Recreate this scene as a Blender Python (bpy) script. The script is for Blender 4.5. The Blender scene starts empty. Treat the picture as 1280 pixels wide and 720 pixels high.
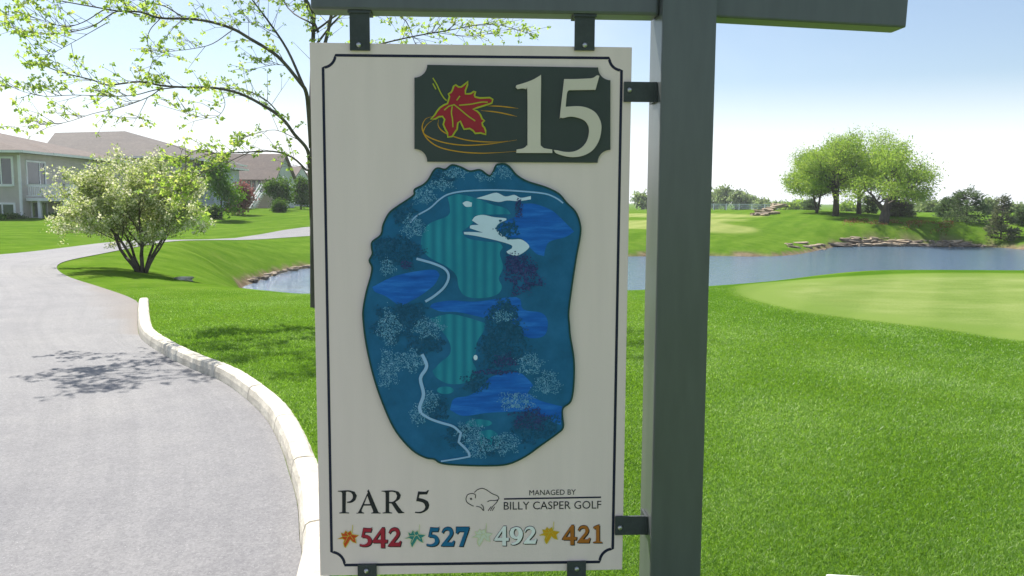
import bpy, bmesh, math, random
import numpy as np
from mathutils import Vector, Matrix, Quaternion
from mathutils.geometry import tessellate_polygon, delaunay_2d_cdt

S = bpy.context.scene
COL = S.collection
R = math.radians

# ---------------------------------------------------------------- camera
F = 1040.0                    # focal length in pixels of a 1280 wide picture
CAM_H = 1.65
PITCH = math.atan(108 / F)
CAM_ROT = Matrix.Rotation(math.pi/2 - PITCH, 3, 'X') @ Matrix.Rotation(R(0.25), 3, 'Z')
CAM_LOC = Vector((0, 0, CAM_H))
cd = bpy.data.cameras.new('camera')
cam = bpy.data.objects.new('camera', cd)
COL.objects.link(cam)
cam.matrix_world = Matrix.Translation(CAM_LOC) @ CAM_ROT.to_4x4()
cd.sensor_width = 36.0
cd.lens = F / 1280 * 36
cd.clip_start = 0.05
cd.clip_end = 9000
S.camera = cam

# ---------------------------------------------------------------- light
SUN_EL = R(51)
SUN_H = Vector((-0.588, 0.809, 0)).normalized()
SUN_V = Vector((SUN_H.x*math.cos(SUN_EL), SUN_H.y*math.cos(SUN_EL), math.sin(SUN_EL)))
sd = bpy.data.lights.new('sun', 'SUN')
sd.energy = 5.0
sd.angle = R(0.53)
sd.color = (1.0, 0.955, 0.88)
sun = bpy.data.objects.new('sun', sd)
COL.objects.link(sun)
sun.rotation_euler = SUN_V.to_track_quat('Z', 'Y').to_euler()
sun.location = (-20, 40, 60)

W = bpy.data.worlds.new('World')
S.world = W
W.use_nodes = True
wn, wl = W.node_tree.nodes, W.node_tree.links
wn.clear()
w_out = wn.new('ShaderNodeOutputWorld')
w_bg = wn.new('ShaderNodeBackground')
w_bg.inputs['Strength'].default_value = 0.085
sky = wn.new('ShaderNodeTexSky')
sky.sky_type = 'NISHITA'
sky.sun_disc = False
sky.sun_elevation = SUN_EL
sky.sun_rotation = math.atan2(SUN_H.x, SUN_H.y)
sky.altitude = 200
sky.air_density = 1.0
sky.dust_density = 0.9
sky.ozone_density = 1.3
# thin high cloud: noise on the sky direction, stretched along the horizon
geo = wn.new('ShaderNodeTexCoord')
sep = wn.new('ShaderNodeSeparateXYZ')
wl.new(geo.outputs['Generated'], sep.inputs[0])
zc = wn.new('ShaderNodeMath'); zc.operation = 'MAXIMUM'; zc.inputs[1].default_value = 0.0
wl.new(sep.outputs['Z'], zc.inputs[0])
za = wn.new('ShaderNodeMath'); za.operation = 'ADD'; za.inputs[1].default_value = 0.16
wl.new(zc.outputs[0], za.inputs[0])
dx = wn.new('ShaderNodeMath'); dx.operation = 'DIVIDE'
dy = wn.new('ShaderNodeMath'); dy.operation = 'DIVIDE'
wl.new(sep.outputs['X'], dx.inputs[0]); wl.new(za.outputs[0], dx.inputs[1])
wl.new(sep.outputs['Y'], dy.inputs[0]); wl.new(za.outputs[0], dy.inputs[1])
cmb = wn.new('ShaderNodeCombineXYZ')
wl.new(dx.outputs[0], cmb.inputs['X']); wl.new(dy.outputs[0], cmb.inputs['Y'])
cn = wn.new('ShaderNodeTexNoise')
cn.inputs['Scale'].default_value = 0.55
cn.inputs['Detail'].default_value = 6
cn.inputs['Roughness'].default_value = 0.5
cn.inputs['Distortion'].default_value = 0.4
wl.new(cmb.outputs[0], cn.inputs['Vector'])
cr = wn.new('ShaderNodeMapRange')
cr.inputs['From Min'].default_value = 0.44
cr.inputs['From Max'].default_value = 0.74
cr.inputs['To Max'].default_value = 0.85
cr.interpolation_type = 'SMOOTHSTEP'
wl.new(cn.outputs['Fac'], cr.inputs['Value'])
lowc = wn.new('ShaderNodeMapRange')          # more cloud low in the sky
lowc.inputs['From Min'].default_value = 0.02
lowc.inputs['From Max'].default_value = 0.155
lowc.inputs['To Min'].default_value = 0.92
lowc.inputs['To Max'].default_value = 0.0
lowc.interpolation_type = 'SMOOTHSTEP'
wl.new(zc.outputs[0], lowc.inputs['Value'])
mx = wn.new('ShaderNodeMath'); mx.operation = 'MAXIMUM'
cs = wn.new('ShaderNodeMath'); cs.operation = 'MULTIPLY'; cs.inputs[1].default_value = 0.45
wl.new(cr.outputs[0], cs.inputs[0])
cv_ = wn.new('ShaderNodeMath'); cv_.operation = 'ADD'; cv_.inputs[1].default_value = 0.05   # thin veil everywhere
wl.new(cs.outputs[0], cv_.inputs[0]); wl.new(cv_.outputs[0], mx.inputs[0]); wl.new(lowc.outputs[0], mx.inputs[1])
cmix = wn.new('ShaderNodeMix'); cmix.data_type = 'RGBA'
wl.new(mx.outputs[0], cmix.inputs['Factor'])
wl.new(sky.outputs[0], cmix.inputs['A'])
cmix.inputs['B'].default_value = (8.6, 8.9, 9.3, 1)
wl.new(cmix.outputs['Result'], w_bg.inputs['Color'])
wl.new(w_bg.outputs[0], w_out.inputs['Surface'])

S.view_settings.view_transform = 'Standard'
S.view_settings.look = 'None'
S.view_settings.gamma = 1
S.view_settings.exposure = 0.75
S.view_settings.use_curve_mapping = False
S.render.engine = 'CYCLES'
S.cycles.max_bounces = 8
S.cycles.transparent_max_bounces = 8
S.cycles.sample_clamp_indirect = 6

# ---------------------------------------------------------------- helpers
def ray(px, py):
    return (CAM_ROT @ Vector(((px-640)/F, -(py-360)/F, -1.0)))
def at(px, py, D):
    """world point seen at photo pixel px,py at distance D along +y"""
    d = ray(px, py)
    return CAM_LOC + d * (D / d.y)
def on_z(px, py, z=0.0):
    d = ray(px, py)
    return CAM_LOC + d * ((z - CAM_H) / d.z)

def smooth(pts, closed=False, thr=50, n=4):
    """Catmull-Rom through pts, keeping corners sharper than thr degrees"""
    P = [Vector(p) for p in pts]
    N = len(P)
    sharp = []
    for i in range(N):
        if not closed and i in (0, N-1):
            sharp.append(True); continue
        a = P[i] - P[i-1]; b = P[(i+1) % N] - P[i]
        if a.length < 1e-9 or b.length < 1e-9:
            sharp.append(True); continue
        sharp.append(a.angle(b) > R(thr))
    out = []
    for i in range(N if closed else N-1):
        p1, p2 = P[i], P[(i+1) % N]
        p0 = P[i-1] if not sharp[i] else p1 - (p2-p1)
        p3 = P[(i+2) % N] if not sharp[(i+1) % N] else p2 + (p2-p1)
        for k in range(n):
            t = k / n
            out.append(0.5*((2*p1) + (p2-p0)*t + (2*p0-5*p1+4*p2-p3)*t*t + (3*p1-p0-3*p2+p3)*t**3))
    if not closed:
        out.append(P[-1])
    return [tuple(o) for o in out]

class MB:
    """collects faces for one mesh"""
    def __init__(s):
        s.v = []; s.f = []; s.t = []; s.n = 0
    def add(s, v, f, t=0.5):
        o = s.n
        s.v.extend([tuple(p) for p in v]); s.n += len(v)
        s.f.extend([tuple(i+o for i in q) for q in f])
        s.t.extend(t if hasattr(t, '__len__') else [t]*len(v))
    def box(s, x0, x1, y0, y1, z0, z1):
        s.add([(x0,y0,z0),(x1,y0,z0),(x1,y1,z0),(x0,y1,z0),(x0,y0,z1),(x1,y0,z1),(x1,y1,z1),(x0,y1,z1)],
              [(0,3,2,1),(4,5,6,7),(0,1,5,4),(1,2,6,5),(2,3,7,6),(3,0,4,7)])
    def bar(s, a, b, w, h):
        a = Vector(a); b = Vector(b); d = (b-a).normalized()
        sd_ = d.cross(Vector((0,0,1)))
        if sd_.length < 1e-3: sd_ = Vector((1,0,0))
        sd_.normalize(); up = sd_.cross(d)
        vs = []
        for p in (a, b):
            for i, j in ((-1,-1),(1,-1),(1,1),(-1,1)):
                vs.append(p + sd_*(w/2*i) + up*(h/2*j))
        s.add(vs, [(0,3,2,1),(4,5,6,7),(0,1,5,4),(1,2,6,5),(2,3,7,6),(3,0,4,7)])
    def tube(s, pts, rad, k=6, cap=True):
        P = [Vector(p) for p in pts]
        N = len(P)
        vs = []; fs = []
        prev = None
        for i in range(N):
            d = (P[min(i+1,N-1)] - P[max(i-1,0)])
            if d.length < 1e-9: d = Vector((0,0,1))
            d.normalize()
            if prev is None:
                a = d.orthogonal().normalized()
            else:
                a = prev - d*prev.dot(d)
                if a.length < 1e-6: a = d.orthogonal()
                a.normalize()
            prev = a; b = d.cross(a)
            r = rad[i] if hasattr(rad, '__len__') else rad
            for j in range(k):
                an = 2*math.pi*j/k
                vs.append(P[i] + (a*math.cos(an) + b*math.sin(an))*r)
        for i in range(N-1):
            for j in range(k):
                fs.append((i*k+j, i*k+(j+1)%k, (i+1)*k+(j+1)%k, (i+1)*k+j))
        if cap:
            fs.append(tuple(range(k))[::-1]); fs.append(tuple((N-1)*k+j for j in range(k)))
        s.add(vs, fs)
    def mesh(s, name, mat, smooth_=False):
        me = bpy.data.meshes.new(name)
        me.from_pydata(s.v, [], s.f)
        if isinstance(mat, (list, tuple)):
            for m in mat: me.materials.append(m)
        else:
            me.materials.append(mat)
        at_ = me.attributes.new('tint', 'FLOAT', 'POINT')
        at_.data.foreach_set('value', np.array(s.t, dtype=np.float32))
        if smooth_:
            me.polygons.foreach_set('use_smooth', [True]*len(me.polygons))
        me.update()
        return me
    def build(s, name, mat, parent=None, smooth_=False):
        o = bpy.data.objects.new(name, s.mesh(name, mat, smooth_))
        COL.objects.link(o)
        if parent: o.parent = parent
        return o

def np_mesh(name, V, k, tint, mat):
    """mesh from (N,k,3) array: N separate k-gons"""
    N = V.shape[0]
    me = bpy.data.meshes.new(name)
    me.vertices.add(N*k); me.loops.add(N*k); me.polygons.add(N)
    me.vertices.foreach_set('co', V.reshape(-1).astype(np.float32))
    me.loops.foreach_set('vertex_index', np.arange(N*k, dtype=np.int32))
    me.polygons.foreach_set('loop_start', np.arange(0, N*k, k, dtype=np.int32))
    me.polygons.foreach_set('loop_total', np.full(N, k, dtype=np.int32))
    me.materials.append(mat)
    a = me.attributes.new('tint', 'FLOAT', 'POINT')
    a.data.foreach_set('value', np.repeat(np.asarray(tint, dtype=np.float32), k))
    me.update(calc_edges=True)
    return me

def link(name, me, parent=None):
    o = bpy.data.objects.new(name, me)
    COL.objects.link(o)
    if parent: o.parent = parent
    return o
def empty(name, loc, label, cat, group=None, rz=0.0):
    o = bpy.data.objects.new(name, None)
    COL.objects.link(o)
    o.location = loc; o.rotation_euler = (0, 0, rz)
    o.empty_display_size = 0.2
    return tag(o, label, cat, group)
def tag(o, label, cat, group=None):
    o['label'] = label; o['category'] = cat
    if group: o['group'] = group
    return o
def struct(o, kind='structure'):
    o['kind'] = kind
    return o

# ---------------------------------------------------------------- materials
def new_mat(name):
    m = bpy.data.materials.new(name); m.use_nodes = True
    nt = m.node_tree
    return m, nt.nodes, nt.links, nt.nodes['Principled BSDF']
def noise_node(n, l, scale, detail=4, rough=0.55, coord='Object', stretch=None):
    tc = n.new('ShaderNodeTexCoord')
    t = n.new('ShaderNodeTexNoise')
    t.inputs['Scale'].default_value = scale
    t.inputs['Detail'].default_value = detail
    t.inputs['Roughness'].default_value = rough
    if stretch:
        mp = n.new('ShaderNodeMapping'); mp.inputs['Scale'].default_value = stretch
        l.new(tc.outputs[coord], mp.inputs[0]); l.new(mp.outputs[0], t.inputs['Vector'])
    else:
        l.new(tc.outputs[coord], t.inputs['Vector'])
    return t
def ramp(n, l, src, stops):
    r = n.new('ShaderNodeValToRGB')
    e = r.color_ramp.elements
    while len(e) < len(stops): e.new(0.5)
    for i, (p, c) in enumerate(stops):
        e[i].position = p; e[i].color = (*c, 1)
    l.new(src, r.inputs[0])
    return r
def mixc(n, l, fac, a, b, mode='MIX'):
    m = n.new('ShaderNodeMix'); m.data_type = 'RGBA'; m.blend_type = mode
    for inp, val in (('Factor', fac), ('A', a), ('B', b)):
        if isinstance(val, (int, float)): m.inputs[inp].default_value = val
        elif isinstance(val, tuple): m.inputs[inp].default_value = (*val[:3], 1)
        else: l.new(val, m.inputs[inp])
    return m.outputs['Result']
def simple(name, col, rough=0.6, var=0.12, scale=6, bump=0.0, bscale=None, metal=0.0, spec=0.4, stretch=None):
    m, n, l, b = new_mat(name)
    t = noise_node(n, l, scale, 5, stretch=stretch)
    lo = tuple(c*(1-var) for c in col); hi = tuple(min(1, c*(1+var)) for c in col)
    r = ramp(n, l, t.outputs['Fac'], [(0.3, lo), (0.7, hi)])
    l.new(r.outputs[0], b.inputs['Base Color'])
    b.inputs['Roughness'].default_value = rough
    b.inputs['Metallic'].default_value = metal
    b.inputs['Specular IOR Level'].default_value = spec
    if bump:
        t2 = noise_node(n, l, bscale or scale*6, 6, stretch=stretch)
        bp = n.new('ShaderNodeBump'); bp.inputs['Strength'].default_value = bump
        bp.inputs['Distance'].default_value = 0.01
        l.new(t2.outputs['Fac'], bp.inputs['Height']); l.new(bp.outputs[0], b.inputs['Normal'])
    return m
def leaf_mat(name, c0, c1, c2=None, trans=0.45, rough=0.55):
    """foliage: per-leaf tint picks the colour, light passes through the leaf"""
    m, n, l, b = new_mat(name)
    a = n.new('ShaderNodeAttribute'); a.attribute_name = 'tint'
    st = [(0.0, c0), (1.0, c1)] if c2 is None else [(0.0, c0), (0.6, c1), (1.0, c2)]
    r = ramp(n, l, a.outputs['Fac'], st)
    l.new(r.outputs[0], b.inputs['Base Color'])
    b.inputs['Roughness'].default_value = rough
    b.inputs['Specular IOR Level'].default_value = 0.25
    tr = n.new('ShaderNodeBsdfTranslucent')
    hs = n.new('ShaderNodeHueSaturation'); hs.inputs['Hue'].default_value = 0.485
    hs.inputs['Saturation'].default_value = 1.1; hs.inputs['Value'].default_value = 1.5
    l.new(r.outputs[0], hs.inputs['Color']); l.new(hs.outputs[0], tr.inputs['Color'])
    ms = n.new('ShaderNodeMixShader'); ms.inputs[0].default_value = trans
    l.new(b.outputs[0], ms.inputs[1]); l.new(tr.outputs[0], ms.inputs[2])
    l.new(ms.outputs[0], n['Material Output'].inputs['Surface'])
    return m

M = {}
M['bark'] = simple('bark', (0.085, 0.07, 0.055), 0.9, 0.35, 5, 0.6, 30, stretch=(1, 1, 0.25))
M['bark_grey'] = simple('bark_grey', (0.10, 0.09, 0.075), 0.9, 0.35, 6, 0.6, 40, stretch=(1, 1, 0.3))
M['maple_leaf'] = leaf_mat('maple_leaf', (0.22, 0.36, 0.07), (0.33, 0.46, 0.11), (0.46, 0.50, 0.17), 0.55)
M['crab_leaf'] = leaf_mat('crab_leaf', (0.15, 0.23, 0.06), (0.27, 0.35, 0.11), (0.42, 0.47, 0.2), 0.55)
M['blossom'] = leaf_mat('blossom', (0.5, 0.55, 0.3), (0.68, 0.68, 0.48), (0.8, 0.76, 0.62), 0.4)
M['oak_leaf'] = leaf_mat('oak_leaf', (0.135, 0.245, 0.04), (0.225, 0.35, 0.065), (0.35, 0.44, 0.11), 0.5)
M['bush_leaf'] = leaf_mat('bush_leaf', (0.03, 0.08, 0.012), (0.07, 0.15, 0.02), (0.11, 0.2, 0.03), 0.4)
M['bright_leaf'] = leaf_mat('bright_leaf', (0.05, 0.14, 0.012), (0.1, 0.22, 0.02), (0.16, 0.28, 0.03), 0.45)
M['red_leaf'] = leaf_mat('red_leaf', (0.12, 0.055, 0.045), (0.22, 0.10, 0.085), (0.3, 0.17, 0.14), 0.4)
M['needle'] = leaf_mat('needle', (0.06, 0.105, 0.045), (0.11, 0.17, 0.07), (0.18, 0.24, 0.11), 0.35)
M['needle_brown'] = leaf_mat('needle_brown', (0.07, 0.09, 0.045), (0.13, 0.15, 0.075), (0.18, 0.21, 0.105), 0.35)
M['far_leaf'] = leaf_mat('far_leaf', (0.13, 0.19, 0.08), (0.2, 0.27, 0.11), (0.27, 0.33, 0.14), 0.45)  # distant foliage: paler greens, with some distance haze put into the leaf colour
M['poppy'] = leaf_mat('poppy', (0.16, 0.085, 0.03), (0.24, 0.10, 0.04), (0.15, 0.18, 0.03), 0.3)
M['grass_blade'] = leaf_mat('grass_blade', (0.10, 0.215, 0.026), (0.16, 0.305, 0.05), (0.34, 0.46, 0.20), 0.5, 0.42)
M['grass_blade'].node_tree.nodes['Principled BSDF'].inputs['Specular IOR Level'].default_value = 0.3
# ---------------------------------------------------------------- terrain
WATER_Z = -1.6
def W2(px, py, z=0.0):
    p = on_z(px, py, z); return (p.x, p.y)
def PX(px, D):
    p = at(px, 252, D); return (p.x, D)
near_shore = [PX(300,31), PX(310,27.5), PX(345,24), PX(385,22), PX(500,21.5), PX(650,22), PX(790,24), PX(900,27), PX(1000,27.8), PX(1150,27.8), PX(1280,27.5), PX(1500,28), PX(1900,36)]
far_px = [(1900,308),(1500,309),(1400,311),(1280,312),(1240,309),(1150,308),(1055,308),(1032,311),(1000,317.5),(960,320.5),(890,320),(790,320.5),(650,324),(500,329),(385,335),(340,345),(316,354)]
pond = smooth([(*p, 0) for p in near_shore] + [(*W2(x, y, WATER_Z), 0) for x, y in far_px], True, 80, 3)
pond = np.array([(p[0], p[1]) for p in pond])
n_near = len(near_shore)*3

def seg_dist(P, poly, closed=True):
    """distance of points P (N,2) to a polyline"""
    A = np.asarray(poly, float); B = np.roll(A, -1, 0)
    if not closed: A, B = A[:-1], B[:-1]
    best = np.full(len(P), 1e9)
    for a, b in zip(A, B):
        d = b - a; L = (d*d).sum()
        if L < 1e-12: continue
        t = np.clip(((P-a) @ d)/L, 0, 1)
        q = a + t[:, None]*d
        best = np.minimum(best, np.hypot(*(P-q).T))
    return best
def inside(P, poly):
    x, y = P[:, 0], P[:, 1]; r = np.zeros(len(P), bool)
    A = np.asarray(poly, float); B = np.roll(A, -1, 0)
    for (x0, y0), (x1, y1) in zip(A, B):
        c = ((y0 > y) != (y1 > y))
        with np.errstate(divide='ignore', invalid='ignore'):
            xi = (x1-x0)*(y-y0)/(y1-y0) + x0
        r ^= c & (x < xi)
    return r
def sst(a, b, x):
    t = np.clip((x-a)/(b-a), 0, 1); return t*t*(3-2*t)

# path edges (right edge = foot of the kerb where there is one)
K_PX = [(373,720),(374,673),(371,630),(361,593),(350,559),(331,524),(302,496),(274,477),(236,461),(203,444),(177,425),(172,408),(172,388),(173,380)]
kerb_xy = [(-0.72,-6),(-0.66,-2),(-0.62,0.5),(-0.78,2.2)] + [W2(*p) for p in K_PX]
kerb_s = smooth([(x, y, 0) for x, y in kerb_xy], False, 80, 5)
right_far = [W2(158,371),W2(120,358),W2(84,346),W2(71,335),W2(84,327),W2(130,318),W2(190,309.5,-.08),W2(240,303.5,-.2),W2(310,298,-.4),W2(380,295.5,-.55),PX(520,62),PX(620,74),PX(690,98),PX(715,150)]
rs = smooth([(x, y, 0) for x, y in [kerb_xy[-1]] + right_far], False, 80, 5)
path_right = np.array([(p[0], p[1]) for p in kerb_s] + [(p[0], p[1]) for p in rs[1:]])
# left edge as (index in path_right, point)
kl = len(kerb_xy); 
lk = {0:(-4.4,-6), 10:(-4.4,0.5), 20:(-4.6,3.6), 35:(-5.9,6.2), 50:(-7.6,8.8), 60:(-9.2,11.3), 5*(kl-1):(-11.2,14.6),
      5*(kl-1)+10:(-13.6,18.3), 5*(kl-1)+20:(-15.6,22.3), 5*(kl-1)+28:W2(14,318.5), 5*(kl-1)+35:W2(75,312), 5*(kl-1)+40:W2(130,306.5,-.05), 5*(kl-1)+45:W2(225,298.5,-.25),
      5*(kl-1)+50:W2(380,290.0,-.55), 5*(kl-1)+55:PX(470,69), 5*(kl-1)+60:PX(560,81), 5*(kl-1)+65:PX(642,106), 5*(kl-1)+70:PX(690,152)}
ki = sorted(lk); kp = [(*lk[i], 0) for i in ki]
ls = smooth(kp, False, 80, 8)
lt = np.interp(np.arange(len(ls)), np.arange(len(ki))*8, ki)
path_left = np.array([np.interp(np.arange(len(path_right)), lt, [p[c] for p in ls]) for c in (0, 1)]).T
path_poly = np.vstack([path_right, path_left[::-1]])

green_px = [(916,362),(926,354),(945,348.5),(1000,343.5),(1100,341.5),(1280,342),(1480,346),(1560,380),(1480,440),(1280,428),(1180,413),(1080,401),(1000,390),(945,377),(922,369)]
green_poly = np.array([(p[0], p[1]) for p in smooth([(*W2(*p), 0) for p in green_px], True, 80, 4)])
def _fa(): return np.array([(p[0], p[1]) for p in smooth([(*hit(x, y), 0) for x, y in [(700,285.5),(800,286),(850,290),(900,291.5),(935,291),(947,288),(940,284),(915,281),(905,277.5),(935,275.5),(925,273.8),(860,273.2),(780,276),(700,277)]], True, 80, 3)])
def _fb(): return np.array([(p[0], p[1]) for p in smooth([(*hit(x, y), 0) for x, y in [(640,271.5),(760,271),(840,272.0),(900,272.3),(945,271.6),(958,270.2),(940,268.6),(890,266.8),(820,266.6),(760,267.2),(640,268)]], True, 80, 3)])

def terrain(P):
    """height and the distance to the shoreline (negative in the water)"""
    P = np.asarray(P, float)
    x, y = P[:, 0], P[:, 1]
    d = seg_dist(P, pond); ins = inside(P, pond)
    # undulating land
    land = 0.05*np.sin(x*0.21+1.3)*np.sin(y*0.17) * sst(16, 40, np.hypot(x, y))
    right = sst(-14, 4, x)
    dist = np.hypot(x, y)
    far_r = -0.30 + 0.30*sst(60, 78, y) + 0.35*sst(78, 100, y) - 0.55*sst(110, 240, y)
    far_r = far_r + 0.45*np.exp(-((x-33)/16)**2-((y-78)/16)**2) + 0.5*np.exp(-((x-27)/9)**2-((y-88)/14)**2)
    far_r = np.where(y > 42, far_r, 0)
    far_l = 0.38*sst(46, 60, y) + 0.4*sst(60, 100, y) - 0.5*sst(150, 260, y)
    far_l = far_l*sst(9, 20, -x+0.12*(y-40))
    dip = -0.55*sst(30, 52, y)*(1-sst(60, 76, y))*sst(-30, -20, x)*(1-sst(-8, 4, x))
    land = land + dip + np.where(y > 42, far_r*sst(-16, -2, x), 0) + far_l
    # bank profile
    farside = (y > np.interp(x, [-12, -8, 0, 40], [30.5, 31, 36, 42])) 
    Bn = 8.0
    led = np.exp(-((x-30.5)/6.5)**4)
    Bf = np.interp(x, [-12, -4, 4, 20, 24], [14.0, 12.0, 10.0, 11.0, 6.0])*(1-led) + 2.2*led
    Bw = np.where(farside, Bf, Bn)
    dpath = np.where(inside(P, path_poly), 0, seg_dist(P, path_poly))
    Bw = np.minimum(Bw, np.maximum(0.8, d + dpath - 0.4))
    s = np.clip(d/Bw, 0, 1)
    k = np.where(farside, 1-(1-s)**np.where(x < -2, 1.15, 1.6), 1-(1-s)**2)
    step = np.where(farside & (x > -2), 0.12, 0.05)          # little eroded step at the water's edge
    z0 = WATER_Z + step*sst(0, 0.35, d)
    z = z0 + (land - z0)*k
    z = np.where(ins, WATER_Z - 0.5*np.clip(d/2.0, 0, 1) - 0.02, z)
    # lawn stands level with the kerb top, on its outer side only
    dk = seg_dist(P, path_right[:len(kerb_s)], False)
    inp = inside(P, path_poly)
    z = z + np.where(inp, 0, 0.085*sst(0.02, 0.16, dk)*(1-sst(3.0, 7.0, dk))*(1-sst(11.5, 14.0, y)))*sst(-7, -6, -np.abs(x+0.5))
    terrain.land = land
    return z, np.where(ins, -d, d), inp
def tz(x, y):
    return float(terrain(np.array([[x, y]]))[0][0])

def hit(px, py):
    """where the sight line through a pixel meets the ground"""
    d = ray(px, py); D = np.geomspace(36, 500, 900)
    X = CAM_LOC.x + d.x/d.y*D; Z = CAM_H + d.z/d.y*D
    z = terrain(np.stack([X, D], -1))[0]
    b = np.nonzero(Z <= z)[0]
    i = b[0] if len(b) else len(D)-1
    return (X[i], D[i])
fair_a, fair_b = _fa(), _fb()

ang = np.concatenate([np.arange(-40, 40.01, 0.22), np.arange(42, 319, 4.0)])
rad = [0.25]
while rad[-1] < 1100:
    r = rad[-1]
    rad.append(r*(1.05 if r < 2 else 1.016 if r < 110 else 1.06))
rad = np.array(rad)
A_, R_ = np.meshgrid(np.radians(ang), rad)
GP = np.stack([np.sin(A_)*R_, np.cos(A_)*R_], -1).reshape(-1, 2)
GP = np.vstack([[[0, 0]], GP])
gz, gd, ginp = terrain(GP)
gz[ginp] -= 0.0
na, nr = len(ang), len(rad)
idx = (np.arange(nr*na).reshape(nr, na) + 1)
q = np.stack([idx[:-1], np.roll(idx[:-1], -1, 1), np.roll(idx[1:], -1, 1), idx[1:]], -1).reshape(-1, 4)
faces = [tuple(t) for t in q[:, ::-1]] + [(0, int(idx[0, j]), int(idx[0, (j+1) % na])) for j in range(na)]
gme = bpy.data.meshes.new('ground')
gme.from_pydata([(p[0], p[1], z) for p, z in zip(GP, gz)], [], faces)
gme.polygons.foreach_set('use_smooth', [True]*len(gme.polygons))
def pt_attr(me, name, vals):
    a = me.attributes.new(name, 'FLOAT', 'POINT')
    a.data.foreach_set('value', np.asarray(vals, dtype=np.float32))
wob = 0.25*np.sin(GP[:, 0]*1.9+np.sin(GP[:, 1]*1.3)) + 0.15*np.sin(GP[:, 0]*5.1+GP[:, 1]*3.7)
farg = GP[:, 1] > 34
shore = np.where(gd < 0, 1.0, np.where(farg, 1-sst(0.2, 0.5, gd/(1.0+wob)), 1-sst(0.15, 0.4, gd+wob*0.3)))
pt_attr(gme, 'shore', shore)
sg = np.where(inside(GP, green_poly), 1, -1)*seg_dist(GP, green_poly)
pt_attr(gme, 'green', sst(-0.15, 0.25, sg))
pt_attr(gme, 'collar', sst(-0.2, 0.1, sg)*(1-sst(0.5, 1.4, sg)))
pt_attr(gme, 'fringe', sst(-2.2, -1.7, sg)*(1-sst(-0.25, 0.0, sg)))
f_a = np.where(inside(GP, fair_a), 1, -1)*seg_dist(GP, fair_a)
f_b = np.where(inside(GP, fair_b), 1, -1)*seg_dist(GP, fair_b)
pt_attr(gme, 'fairway', np.maximum(sst(-0.6, 0.8, f_a), sst(-0.8, 1.0, f_b)))
gme.update()

def grass_ground():
    m, n, l, b = new_mat('lawn')
    def attr(nm):
        a = n.new('ShaderNodeAttribute'); a.attribute_name = nm; return a.outputs['Fac']
    big = noise_node(n, l, 0.12, 4); mid = noise_node(n, l, 1.1, 8, 0.72); fine = noise_node(n, l, 26, 5, 0.7)
    c1 = ramp(n, l, mid.outputs['Fac'], [(0.28, (0.066, 0.145, 0.012)), (0.5, (0.096, 0.182, 0.018)), (0.75, (0.14, 0.222, 0.032))])
    c2 = ramp(n, l, fine.outputs['Fac'], [(0.25, (0.62, 0.66, 0.5)), (0.5, (1, 1, 1)), (0.78, (1.25, 1.2, 1.3))])
    base = mixc(n, l, 0.85, c1.outputs[0], c2.outputs[0], 'MULTIPLY')
    c3 = ramp(n, l, big.outputs['Fac'], [(0.3, (0.80, 0.88, 0.75)), (0.7, (1.16, 1.08, 1.15))])
    base = mixc(n, l, 0.8, base, c3.outputs[0], 'MULTIPLY')
    gn = noise_node(n, l, 0.5, 8, 0.68, stretch=(1.0, 1.6, 1))
    gc = ramp(n, l, gn.outputs['Fac'], [(0.3, (0.135, 0.203, 0.046)), (0.5, (0.172, 0.240, 0.064)), (0.72, (0.235, 0.288, 0.10))])
    gcol = mixc(n, l, 0.7, gc.outputs[0], c2.outputs[0], 'MULTIPLY')
    gcol = mixc(n, l, attr('collar'), gcol, (0.15, 0.225, 0.05))
    base = mixc(n, l, attr('fringe'), base, mixc(n, l, 0.8, (0.062, 0.142, 0.012), c2.outputs[0], 'MULTIPLY'))
    base = mixc(n, l, attr('green'), base, gcol)
    fc = ramp(n, l, gn.outputs['Fac'], [(0.3, (0.2, 0.255, 0.07)), (0.7, (0.27, 0.31, 0.10))])
    base = mixc(n, l, attr('fairway'), base, fc.outputs[0])
    # faint mowing bands and drier tufts in the rough
    tcm = n.new('ShaderNodeTexCoord'); mpm = n.new('ShaderNodeMapping'); mpm.inputs['Rotation'].default_value = (0, 0, 0.5)
    l.new(tcm.outputs['Object'], mpm.inputs[0])
    wv = n.new('ShaderNodeTexWave'); wv.inputs['Scale'].default_value = 0.16; wv.inputs['Distortion'].default_value = 2.5; wv.inputs['Detail'].default_value = 3
    l.new(mpm.outputs[0], wv.inputs['Vector'])
    wr = ramp(n, l, wv.outputs['Fac'], [(0.3, (0.9, 0.93, 0.88)), (0.7, (1.1, 1.06, 1.12))])
    base = mixc(n, l, 0.75, base, wr.outputs[0], 'MULTIPLY')
    dn = noise_node(n, l, 0.45, 7, 0.75)
    dr = ramp(n, l, dn.outputs['Fac'], [(0.56, (0, 0, 0)), (0.74, (1, 1, 1))])
    drm = n.new('ShaderNodeMath'); drm.operation = 'MULTIPLY'; drm.inputs[1].default_value = 0.38
    l.new(dr.outputs[0], drm.inputs[0])
    base = mixc(n, l, drm.outputs[0], base, (0.21, 0.235, 0.065))
    sn = noise_node(n, l, 2.2, 5, 0.7)
    sc = ramp(n, l, sn.outputs['Fac'], [(0.3, (0.10, 0.075, 0.045)), (0.55, (0.2, 0.155, 0.10)), (0.75, (0.3, 0.25, 0.17))])
    base = mixc(n, l, attr('shore'), base, sc.outputs[0])
    l.new(base, b.inputs['Base Color'])
    b.inputs['Roughness'].default_value = 0.85
    b.inputs['Specular IOR Level'].default_value = 0.0
    bp = n.new('ShaderNodeBump'); bp.inputs['Strength'].default_value = 0.5; bp.inputs['Distance'].default_value = 0.03
    l.new(fine.outputs['Fac'], bp.inputs['Height']); l.new(bp.outputs[0], b.inputs['Normal'])
    return m
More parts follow.
